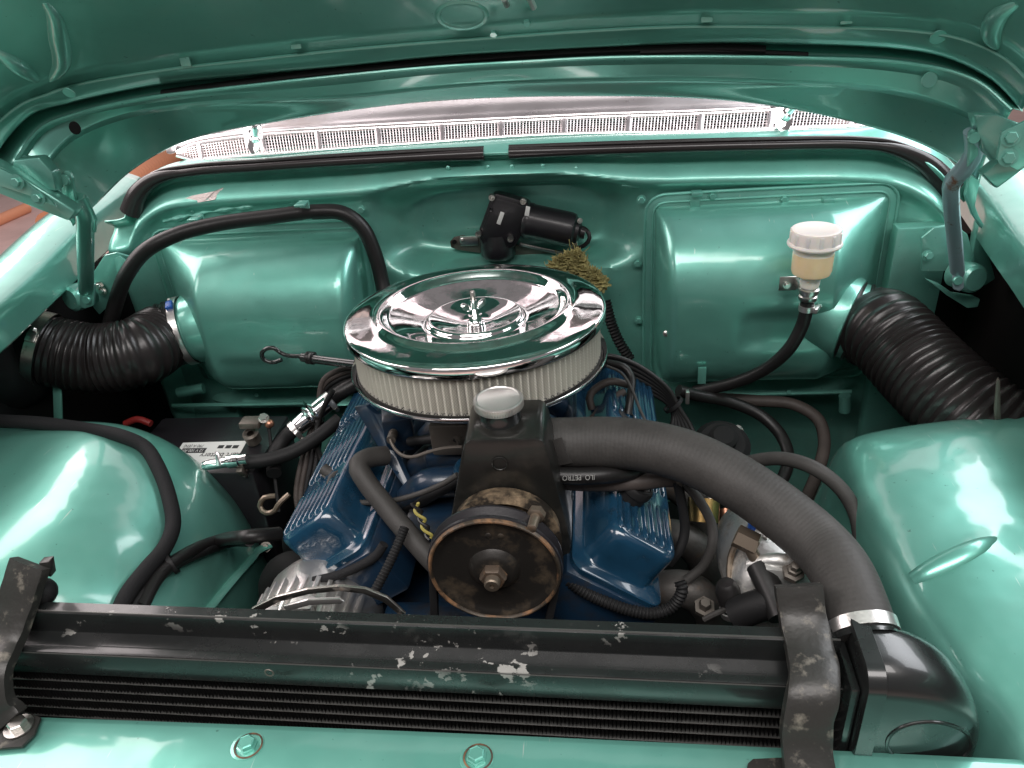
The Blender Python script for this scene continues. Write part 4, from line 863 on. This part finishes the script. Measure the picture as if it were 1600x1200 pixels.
# bypass hose on the left
bh2 = thing('bypass_hose', 'angled dark grey rubber hose over the left valve cover', 'hose')
MB().tube(PX([(602, 712, -.10), (575, 716, -.12), (560, 728, -.14), (572, 752, -.155), (600, 788, -.175), (640, 836, -.205), (672, 872, -.225), (700, 900, -.24)]), .0138, 20).build('rubber_hose', 'rubber_grey', bh2)
pv = thing('breather_elbow', 'black rubber elbow plugged into the left valve cover', 'hose')
MB().tube(PX([(505, 732, -.095), (516, 740, -.10), (535, 745, -.105), (552, 752, -.11)]), .0085, 14).build('elbow', 'rubber_grey', pv)
MB().tube(PX([(510, 742, -.10), (509, 760, -.108)]), .007, 12).build('stem', 'dirty_metal', pv)
hose('vacuum_hose', 'thin grey hose looping over the left valve cover to the pump', [(548, 740, -.105), (528, 738, -.115), (515, 750, -.13), (518, 768, -.145), (545, 782, -.155), (590, 785, -.16), (640, 776, -.17), (690, 757, -.18), (715, 742, -.185)], .0038, 'rubber_grey', n=10)
hose('coolant_pipe', 'black hose running from the left valve cover toward the pump reservoir', [(560, 800, -.10), (640, 790, -.13), (690, 765, -.15), (740, 735, -.16)], .008, 'rubber_matt')
hose('pump_inlet_hose', 'dark hose behind the pump below the air cleaner', [(640, 690, -.07), (680, 686, -.09), (715, 684, -.105)], .007, 'rubber_matt')
hose('wire_loom', 'ribbed black wire loom beside the rusty pulley', [(632, 825, -.22), (622, 850, -.24), (606, 885, -.265), (585, 925, -.29)], .0052, 'rubber_matt', 'wire loom', 10, ribs=(.004, .0012))
hose('wire_loom', 'black taped harness under the left valve cover', [(600, 850, -.24), (588, 868, -.245), (560, 885, -.25), (530, 898, -.255), (490, 908, -.26)], .006, 'tape', 'wire loom')
hose('wire_loom', 'ribbed black wire loom looping under the front of the right valve cover', [(884, 905, -.27), (915, 926, -.278), (950, 942, -.283), (990, 955, -.287), (1025, 958, -.287), (1052, 946, -.282), (1066, 922, -.275), (1062, 908, -.268)], .0062, 'rubber_matt', 'wire loom', 12, ribs=(.0042, .0014))
hose('wire_loom', 'ribbed black conduit rising behind the air cleaner toward the firewall', [(946, 470, .34), (955, 505, .325), (968, 535, .31), (985, 562, .30)], .0085, 'rubber_matt', 'wire loom', 12, ribs=(.006, .002))
tw = thing('twisted_wire', 'yellow and black twisted wire beside the angled hose', 'wire')
for ph, m in ((0, 'yellow'), (PI, 'rubber')):
    a, b = W(648, 786, y=-.20), W(672, 842, y=-.22); P = []
    for k in range(30):
        t = k/29; P.append(a.lerp(b, t)+V(math.cos(t*14+ph), math.sin(t*14+ph)*.4, 0)*.0042)
    MB().tube(P, .0022, 7, seg=60).build('strand', m, tw)
# ------------------------------------------------------------------ ignition leads: right bundle
for k in range(6):
    o = k*7
    lab = ['outermost printed black ignition lead behind the right valve cover', 'second ignition lead under the printed one behind the right valve cover', 'third ignition lead in the arch behind the right valve cover', 'fourth ignition lead in the arch behind the right valve cover', 'fifth ignition lead low in the arch behind the right valve cover', 'lowest ignition lead in the arch behind the right valve cover'][k]
    hose('ignition_lead', lab, [(900, 566+o, .16), (948, 556+o*1.05, .16), (985, 566+o, .16), (1020, 587+o*.8, .155), (1046, 611+o*.6, .15), (1062+o*-.25, 640+o*.3, .14), (1078-o*.8, 665, .13), (1092-o*1.1, 700, .11), (1098-o, 740, .09)], .0046, 'rubber' if k == 0 else 'rubber_matt', 'cable', 10, group='ignition leads arching behind the right valve cover')
P0 = [(992, 570), (1002, 576), (1012, 582), (1022, 589), (1032, 598), (1041, 607), (1066, 645), (1072, 655)]
tie = MB().lathe([(.0165, -.003), (.0185, -.003), (.0185, .003), (.0165, .003)], W(1052, 632, y=.15), V(.7, -.2, -.8), 20).build('cable_tie', 'rubber_matt'); tag(tie, 'black tie around the ignition lead bundle', 'cable tie')
hose('vacuum_pipe', 'bent black pipe dropping to a grommet on the right valve cover', [(950, 568, .10), (975, 574, .09), (986, 590, .08), (985, 620, .05), (981, 648, .03)], .0062, 'rubber', 'pipe')
MB().lathe([(.017, 0), (.016, .004), (.008, .006)], W(979, 652, y=.025), a3, 20).build('grommet', 'rubber_matt', bpy.data.objects['vacuum_pipe'])
hose('throttle_rod', 'thin grey cable beside the bent black pipe', [(948, 572, .09), (970, 582, .08), (988, 610, .05), (1000, 640, .02), (1012, 665, 0)], .0022, 'rubber_grey', 'cable', 8)
hose('heater_pipe', 'brown pipe with bent end behind the air cleaner on the right', [(925, 640, .06), (921, 620, .07), (932, 606, .08), (955, 596, .085), (985, 602, .09)], .006, 'rubber_brown', 'pipe')
hose('heater_pipe', 'short brown pipe crossing below the air cleaner on the right', [(900, 678, .02), (925, 655, .04), (950, 628, .06), (975, 612, .08)], .006, 'rubber_brown', 'pipe')
# left bundle
for k in range(4):
    lab = ['ignition lead closest to the battery clamp in the left bundle', 'second ignition lead of the left bundle', 'third ignition lead of the left bundle', 'ignition lead closest to the left valve cover in the left bundle'][k]
    o = k*9
    hose('ignition_lead', lab, [(565, 572+o*.5, .17), (530, 578+o*.8, .165), (505, 594+o, .16), (496+o*.3, 640, .14), (480+o*.7, 690, .10), (468+o*.9, 735, .06), (463+o*.8, 775, .02), (470+o*.7, 815, -.02)], .0048, 'rubber_brown' if k in (0, 1) else 'rubber_matt', 'cable', 10, group='ignition leads left of the engine')
hose('ignition_lead', 'printed black lead curving down to the left valve cover', [(520, 610, .12), (500, 650, .11), (494, 685, .09), (500, 712, .06), (514, 735, .03)], .0048, 'rubber', 'cable', 10)
# ------------------------------------------------------------------ heater hoses right
hose('heater_hose', 'black hose sweeping down in front of the firewall on the right', [(1060, 610, .22), (1090, 618, .23), (1140, 628, .24), (1190, 650, .23), (1220, 680, .20), (1232, 715, .16), (1222, 750, .12), (1200, 780, .08)], .0105, 'rubber')
hose('heater_hose', 'brownish hose bending down below the right heater box', [(1110, 622, .29), (1180, 626, .29), (1240, 632, .28), (1278, 655, .25), (1288, 690, .21), (1280, 730, .16), (1262, 775, .10), (1245, 810, .05)], .0108, 'rubber_brown')
hose('heater_hose', 'grey hose arching over the right wheel housing behind the radiator hose', [(1120, 740, .0), (1170, 722, -.03), (1225, 717, -.06), (1275, 733, -.09), (1315, 765, -.11), (1338, 805, -.13), (1346, 850, -.16)], .0098, 'rubber_grey')
cz = tag(MB().box(W(1074, 620, y=.21), (.006, .012, .024), None, .001).build('hose_tie', 'alu_bright'), 'bright clamp on the black hose below the firewall clip', 'clamp')
# ------------------------------------------------------------------ heater hose with filter on the left
hf = thing('hose_filter', 'chrome inline hose filter with double ring between two black hoses', 'filter')
fa, fb = W(463, 668, y=.10), W(512, 628, y=.135); fd = (fb-fa).normalized(); fl_ = (fb-fa).length
MB().lathe([(.0, 0), (.0145, .0), (.0155, .004), (.0155, fl_*.35), (.0200, fl_*.38), (.0210, fl_*.42), (.0200, fl_*.46), (.0175, fl_*.49), (.0200, fl_*.54), (.0210, fl_*.58), (.0200, fl_*.62), (.0165, fl_*.66), (.0165, fl_), (0, fl_)], fa, fd, 36).build('body', 'chrome', hf)
hh1 = thing('heater_hose', 'black hose from the chrome filter up behind the air cleaner', 'hose')
MB().tube([fb-fd*.01, fb+fd*.01]+PX([(540, 608, .15), (575, 590, .17), (610, 580, .18)]), .0135, 16).build('rubber_hose', 'rubber', hh1); clamp(hh1, fb+fd*.004, fd, .0142, .010, 'alu_bright', (.8, -.8, .2))
hh2 = thing('heater_hose', 'black hose from the chrome filter bending down beside the battery clamp', 'hose')
MB().tube([fa+fd*.01, fa-fd*.008]+PX([(444, 686, .09), (430, 708, .07), (428, 740, .03)]), .0125, 16).build('rubber_hose', 'rubber_matt', hh2); clamp(hh2, fa-fd*.004, fd, .0132, .009, 'alu_bright', (.6, -.8, -.2))
# drain tap with hose
hh3 = thing('heater_hose', 'black hose from the chrome tap to the engine', 'hose')
MB().tube(PX([(382, 723, .02), (420, 718, .03), (460, 705, .05), (500, 680, .08), (530, 655, .11)]), .0118, 16).build('rubber_hose', 'rubber_matt', hh3); clamp(hh3, W(380, 723, y=.02), (1, 0, .1), .0125, .012, 'dirty_metal', (0, -1, -.6))
tp = thing('drain_tap', 'chrome drain tap in front of the battery label', 'tap')
MB().lathe([(.007, -.04), (.0085, -.03), (.0085, 0), (.011, .002), (.011, .020), (.009, .022), (.009, .034)], W(355, 722, y=.01), (1, .1, .1), 14, True).build('tap_body', 'chrome', tp)
MB().prism(PX([(336, 705, -.0), (341, 704, -.0), (345, 724, -.01), (337, 724, -.01)]), (.004, -.008, 0), .001).build('lever', 'trim', tp)
# ------------------------------------------------------------------ battery
bt = thing('battery', 'black battery with printed white label beside the left heater box', 'battery')
bz = W(330, 705, y=.08).z
MB().box((-.52, .105, bz-.10), (.245, .175, .2), None, .006).build('case', 'black_satin', bt)
lb = MB().prism([W(286, 692, z=bz+.0008), W(386, 689, z=bz+.0008), W(368, 722, z=bz+.0008), W(330, 728, z=bz+.0008), W(262, 728, z=bz+.0008)], (0, 0, .0004)).build('label', 'white_label', bt)
MB().prism([W(230, 694, z=bz+.0008), W(268, 693, z=bz+.0008), W(262, 700, z=bz+.0008), W(228, 700, z=bz+.0008)], (0, 0, .0004)).build('label', 'white_label', bt)
L1 = W(345, 711, z=bz+.0013); text(lb, 'Start battery', L1, (-1, 0, 0), (0, -1, 0), .020, 'ink', width=.075)
L2 = W(303, 697, z=bz+.0013); text(lb, '12 V 100 Ah', W(302, 704, z=bz+.0022), (-1, 0, 0), (0, -1, 0), .011, 'white_label', width=.036)
MB().box(W(302, 704, z=bz+.0014), (.044, .014, .0004)).build('label_band', 'ink', lb); text(lb, '790 A (EN)', L2, (-1, 0, 0), (0, -1, 0), .012, 'ink', width=.036)
for a in (345, 357, 368): MB().box(W(a, 698, z=bz+.0014), (.010, .009, .0004)).build('label_mark', 'ink', lb)
tm = thing('battery_clamp', 'zinc battery terminal clamp with bolt', 'terminal')
MB().box(W(393, 660, y=.10), (.036, .026, .012), None, .003).build('clamp_body', 'dirty_metal', tm); MB().lathe([(.008, -.02), (.013, -.02), (.014, .0), (.010, .003), (.006, 0)], W(391, 677, y=.095), (0, -.3, 1), 18).build('terminal_ring', 'dirty_metal', tm)
MB().hexbolt(W(412, 654, y=.10), (.2, -.5, .8), .0075, .007, .009).build('bolt', 'zinc', tm); MB().sphere(W(421, 662, y=.10), .008, 12).build('corroded_lug', 'copper', tm)
hose('battery_cable', 'thin black cable hanging from the battery clamp', [(420, 668, .10), (424, 700, .08), (430, 750, .04), (436, 800, .0)], .003, 'rubber_matt', 'cable', 8)
hose('red_cable', 'short red battery cable beside the left heater box', [(196, 662, .12), (215, 655, .12), (236, 662, .115)], .006, 'red', 'cable', 10)
hook = hose('steel_hook', 'bent steel hook strap beside the left valve cover', [(430, 775, -.05), (412, 778, -.055), (406, 792, -.06), (414, 801, -.065), (428, 799, -.065), (436, 787, -.06), (452, 772, -.05)], .0042, 'wheat_steel', 'hook', 8)
# ------------------------------------------------------------------ dipstick
dp = thing('dipstick', 'black dipstick with looped wire handle', 'dipstick')
MB().tube(PX([(440, 562, .165), (426, 566, .165), (413, 562, .165), (409, 553, .165), (416, 545, .165), (428, 544, .165), (437, 550, .165), (448, 555, .16), (476, 557, .155)]), .0038, 10, seg=80).build('loop_handle', 'black', dp)
MB().tube(PX([(472, 558, .155), (500, 562, .145), (556, 569, .12)]), .0078, 14).build('tube', 'black', dp)
MB().lathe([(.0078, -.006), (.011, -.004), (.011, .0), (.0095, .002), (.011, .004), (.011, .008), (.0078, .010)], W(484, 559, y=.152), W(556, 569, y=.12)-W(472, 558, y=.155), 20).build('seal', 'rubber', dp)
# ------------------------------------------------------------------ cables on the left housing
on = caster([o for o in body.children if o.name.startswith('wheel_housing')])
def ON0(l, off): return [q for q in (on(p_, q_, off) for p_, q_ in l) if q is not None]
MB().tube(ON0([(1422, 906), (1450, 891), (1490, 871), (1530, 851), (1566, 834)], -.006), lambda t: .015*max(.05, math.sin(PI*(t*.8+.2)))**.6, 14, seg=50).build('pressed_rib', 'green', body)
def ON(l, off): return [on(a, b, off) or W(a, b, y=-.2) for a, b in l]
hose('fender_cable', 'black cloth taped cable draped over the left wheel housing', PX([(-60, 655, -.02), (0, 658, -.02), (60, 661, -.02), (130, 670, -.025)])+ON([(190, 690), (222, 705), (243, 738), (259, 785), (264, 825), (250, 862), (222, 895), (195, 930), (180, 960)], .009), .0105, 'tape', 'cable')
hose('wire_bundle', 'black cable curving from the left wheel housing toward the engine', ON([(215, 950), (240, 905), (285, 870), (330, 850)], .01)+PX([(390, 838, -.20), (436, 834, -.17)]), .0095, 'rubber', 'cable')
hose('wire_bundle', 'second black cable below the curving one on the left wheel housing', ON([(200, 955), (228, 918), (265, 888), (315, 864), (350, 852)], .008)+PX([(390, 846, -.20)]), .007, 'rubber_matt', 'cable')
tag(MB().lathe([(.014, -.003), (.0155, -.003), (.0155, .003), (.014, .003)], on(262, 885, .009), V(.7, .6, .2), 20).build('cable_tie', 'rubber_matt'), 'black tie around the cables on the left wheel housing', 'cable tie')
tb = thing('support_arm', 'green support arm bolted along the side of the left wheel housing', 'bracket')
P = ON0([(318, 958), (345, 925), (368, 898), (388, 876), (400, 862)], .003); e_d = W(418, 853, y=P[-1].y+.02)
MB().tube(P+[e_d], lambda t: .0085+.004*max(0, t-.8)*5, 10, seg=40, flat=.45).build('arm', 'green_fire', tb)
MB().hexbolt(e_d+V(0, -.006, .003), (.2, -.6, .7), .0055, .005, .009).build('bolt', 'dirty_metal', tb)
# ------------------------------------------------------------------ alternator
al = thing('alternator', 'bright aluminium alternator with finned case behind the radiator', 'alternator')
ao = V(-.205, -.300, -.312)
MB().lathe([(.02, .05), (.062, .045), (.076, .030), (.078, .0), (.078, -.07), (.07, -.09), (.02, -.10)], ao, (0, -1, 0), 40).build('case', 'alu_bright', al)
for k in range(14):
    a = R(35+k*11); d = V(math.cos(a), 0, math.sin(a))
    MB().box(ao+d*.079+V(0, .01, 0), (.010, .062, .006), (d, V(0, 1, 0), d.cross(V(0, 1, 0))), .001).build('cooling_fin', 'alu_bright', al)
MB().prism(PX([(p, q, -.345) for p, q in [(392, 952), (430, 933), (480, 921), (530, 916), (570, 920), (605, 934), (634, 960), (622, 960), (600, 942), (568, 928), (530, 924), (482, 929), (436, 941), (408, 956)]]), (0, .004, 0), .0008).build('slotted_arm', 'steel', al)
MB().prism(PX([(p, q, -.345) for p, q in [(442, 948), (480, 938), (530, 936), (538, 940), (532, 944), (484, 946), (448, 956)]]), (0, .004, 0), .0008).build('slotted_arm_edge', 'alu_bright', al)
MB().box(ao+V(.012, -.012, .083), (.03, .022, .016), None, .003).build('terminal_block', 'alu', al); MB().box(ao+V(-.028, -.02, .075), (.022, .018, .018), None, .003).build('lug', 'alu', al)
# ------------------------------------------------------------------ compressor
cm = thing('compressor', 'dirty cast aluminium compressor with brass hose fitting beside the radiator strap', 'compressor')
co = W(1224, 900, y=-.27)+V(.004, .03, -.028)
MB().lathe([(.0, .055), (.045, .054), (.058, .046), (.064, .030), (.066, .0), (.066, -.05), (.060, -.085), (.0, -.09)], co, (.05, -1, .12), 36).build('casting', 'alu', cm)
MB().box(co+V(-.004, -.02, .042), (.085, .085, .045), (V(.95, .1, -.25), V(-.1, 1, 0), V(.25, 0, .95)), .012).build('top_head', 'alu', cm)
MB().tube([co+V(-.045, -.04, .055), co+V(-.02, -.05, .072), co+V(.03, -.05, .06)], .008, 10).build('casting_rib', 'alu', cm)
fb_ = W(1240, 893, y=-.305); MB().lathe([(.012, -.006), (.012, .001), (.008, .002), (.0078, .008), (.006, .009), (.0055, .016), (.003, .017)], fb_, (0, -.35, 1), 6, True).build('bolt', 'dirty_metal', cm)
f1 = W(1168, 845, y=-.27)
MB().lathe([(.0135, -.014), (.0135, .010), (.011, .012)], f1, (.75, -.3, -.25), 6, True).build('hex_fitting', 'wheat_steel', cm)
MB().tube(PX([(1172, 856, -.275), (1180, 872, -.28), (1188, 890, -.285)]), .0072, 14).build('pipe', 'wheat_steel', cm)
MB().tube(PX([(1186, 884, -.285), (1196, 905, -.30), (1210, 935, -.32), (1222, 965, -.34)]), .0145, 16).build('rubber_sleeve', 'rubber', cm)
MB().tube(PX([(1180, 828, -.24), (1192, 836, -.245), (1202, 842, -.25)]), .009, 12).build('elbow', 'alu', cm)
MB().box(W(1180, 822, y=-.235), (.016, .01, .012), None, .002).build('connector', 'clampblue', cm)
sw = thing('pressure_switch', 'black sensor with grey collar in front of the compressor', 'sensor')
MB().lathe([(.006, -.024), (.0125, -.022), (.0130, -.004), (.0145, -.003), (.0145, .012), (.0135, .014), (.0120, .020), (.009, .024), (.0, .025)], W(1140, 935, y=-.285), (-.25, .1, 1), 20, True).build('sensor_body', 'rubber', sw)
MB().lathe([(.0138, -.014), (.0155, -.012), (.0155, -.005), (.0138, -.004)], W(1143, 945, y=-.285), (-.25, .1, 1), 20).build('collar', 'alu_bright', sw)
hose('sensor_cable', 'pale cable curling below the black sensor', [(1100, 968, -.30), (1120, 958, -.30), (1140, 950, -.295)], .0035, 'rubber_grey', 'cable', 8)
hose('refrigerant_pipe', 'thin tarnished pipe beside the compressor', [(1150, 850, -.24), (1142, 868, -.245), (1140, 900, -.26), (1142, 920, -.27)], .004, 'wheat_steel', 'pipe', 8)
hose('compressor_hose', 'thick black hose passing behind the radiator strap', [(1150, 960, -.31), (1180, 948, -.315), (1215, 940, -.32), (1260, 945, -.33)], .018, 'rubber_matt')
MB_ = MB().lathe([(.0, .012), (.006, .012), (.0075, .009), (.0075, .0), (.013, .0), (.013, -.008)], W(1101, 947, y=-.26), (0, -.4, 1), 6, True).build('mount_bolt', 'dirty_metal'); tag(MB_, 'dark mounting bolt between the wire loom and the black sensor', 'bolt')
sn = thing('starter_solenoid', 'brass and black solenoid low beside the right valve cover', 'solenoid')
MB().cyl(W(1100, 778, y=-.08), W(1098, 815, y=-.10), .022, 18).build('body', 'brass', sn); MB().cyl(W(1110, 765, y=-.08), W(1108, 800, y=-.10), .008, 12).build('terminal', 'zinc', sn)
MB().cyl(W(1132, 795, y=-.06), W(1136, 825, y=-.08), .007, 12).build('copper_stud', 'copper', sn)
sd = thing('steering_box', 'dark dirty steering box deep below the right heater box', 'steering box')
MB().lathe([(.0, .03), (.036, .03), (.046, .02), (.046, -.1), (0, -.1)], W(1125, 705, y=.10), (0, -.5, 1), 28).build('housing', 'dark', sd); MB().lathe([(.022, .03), (.022, .05), (.016, .055), (0, .055)], W(1125, 705, y=.10), (0, -.5, 1), 20).build('cover', 'dark', sd)
MB().hexbolt(W(1153, 672, y=.12), (0, -.3, 1), .006, .006, .008).build('bolt', 'zinc', sd)
# unseen dark sheets added under the bay to keep light out
tag(MB().box((0, -.30, -.66), (1.7, .5, .06), None, .01).box((0, .15, -.70), (1.7, .6, .03), None, .01).build('bay_light_blocker', 'dark'), 'added dark sheets blocking light below the engine', 'bay_light_blocker')
# ------------------------------------------------------------------ wiper pivots
for lab, a, b, q in (('chrome wiper pivot with shaft on the right of the cowl grille', 1222, 180, 1), ('chrome wiper pivot on the left of the cowl grille', 398, 215, -1)):
    w_ = thing('wiper_pivot', lab, 'wiper pivot', 'wiper pivots')
    p = W(a, b, y=.47)
    MB().prism([p+V(-.022, 0, .014), p+V(.016, 0, .018), p+V(.018, -.01, -.004), p+V(.010, -.022, -.022), p+V(-.004, -.024, -.028), p+V(-.014, -.016, -.012)], (0, .012, .006), .003).build('escutcheon', 'chrome', w_)
    MB().lathe([(.011, -.004), (.011, .006), (.0075, .008), (.0075, .020), (.0085, .021), (.0085, .030), (.006, .032)], p+V(.006, -.008, .002), (.35, -.55, .8), 20, True).build('shaft', 'chrome', w_)
settle()
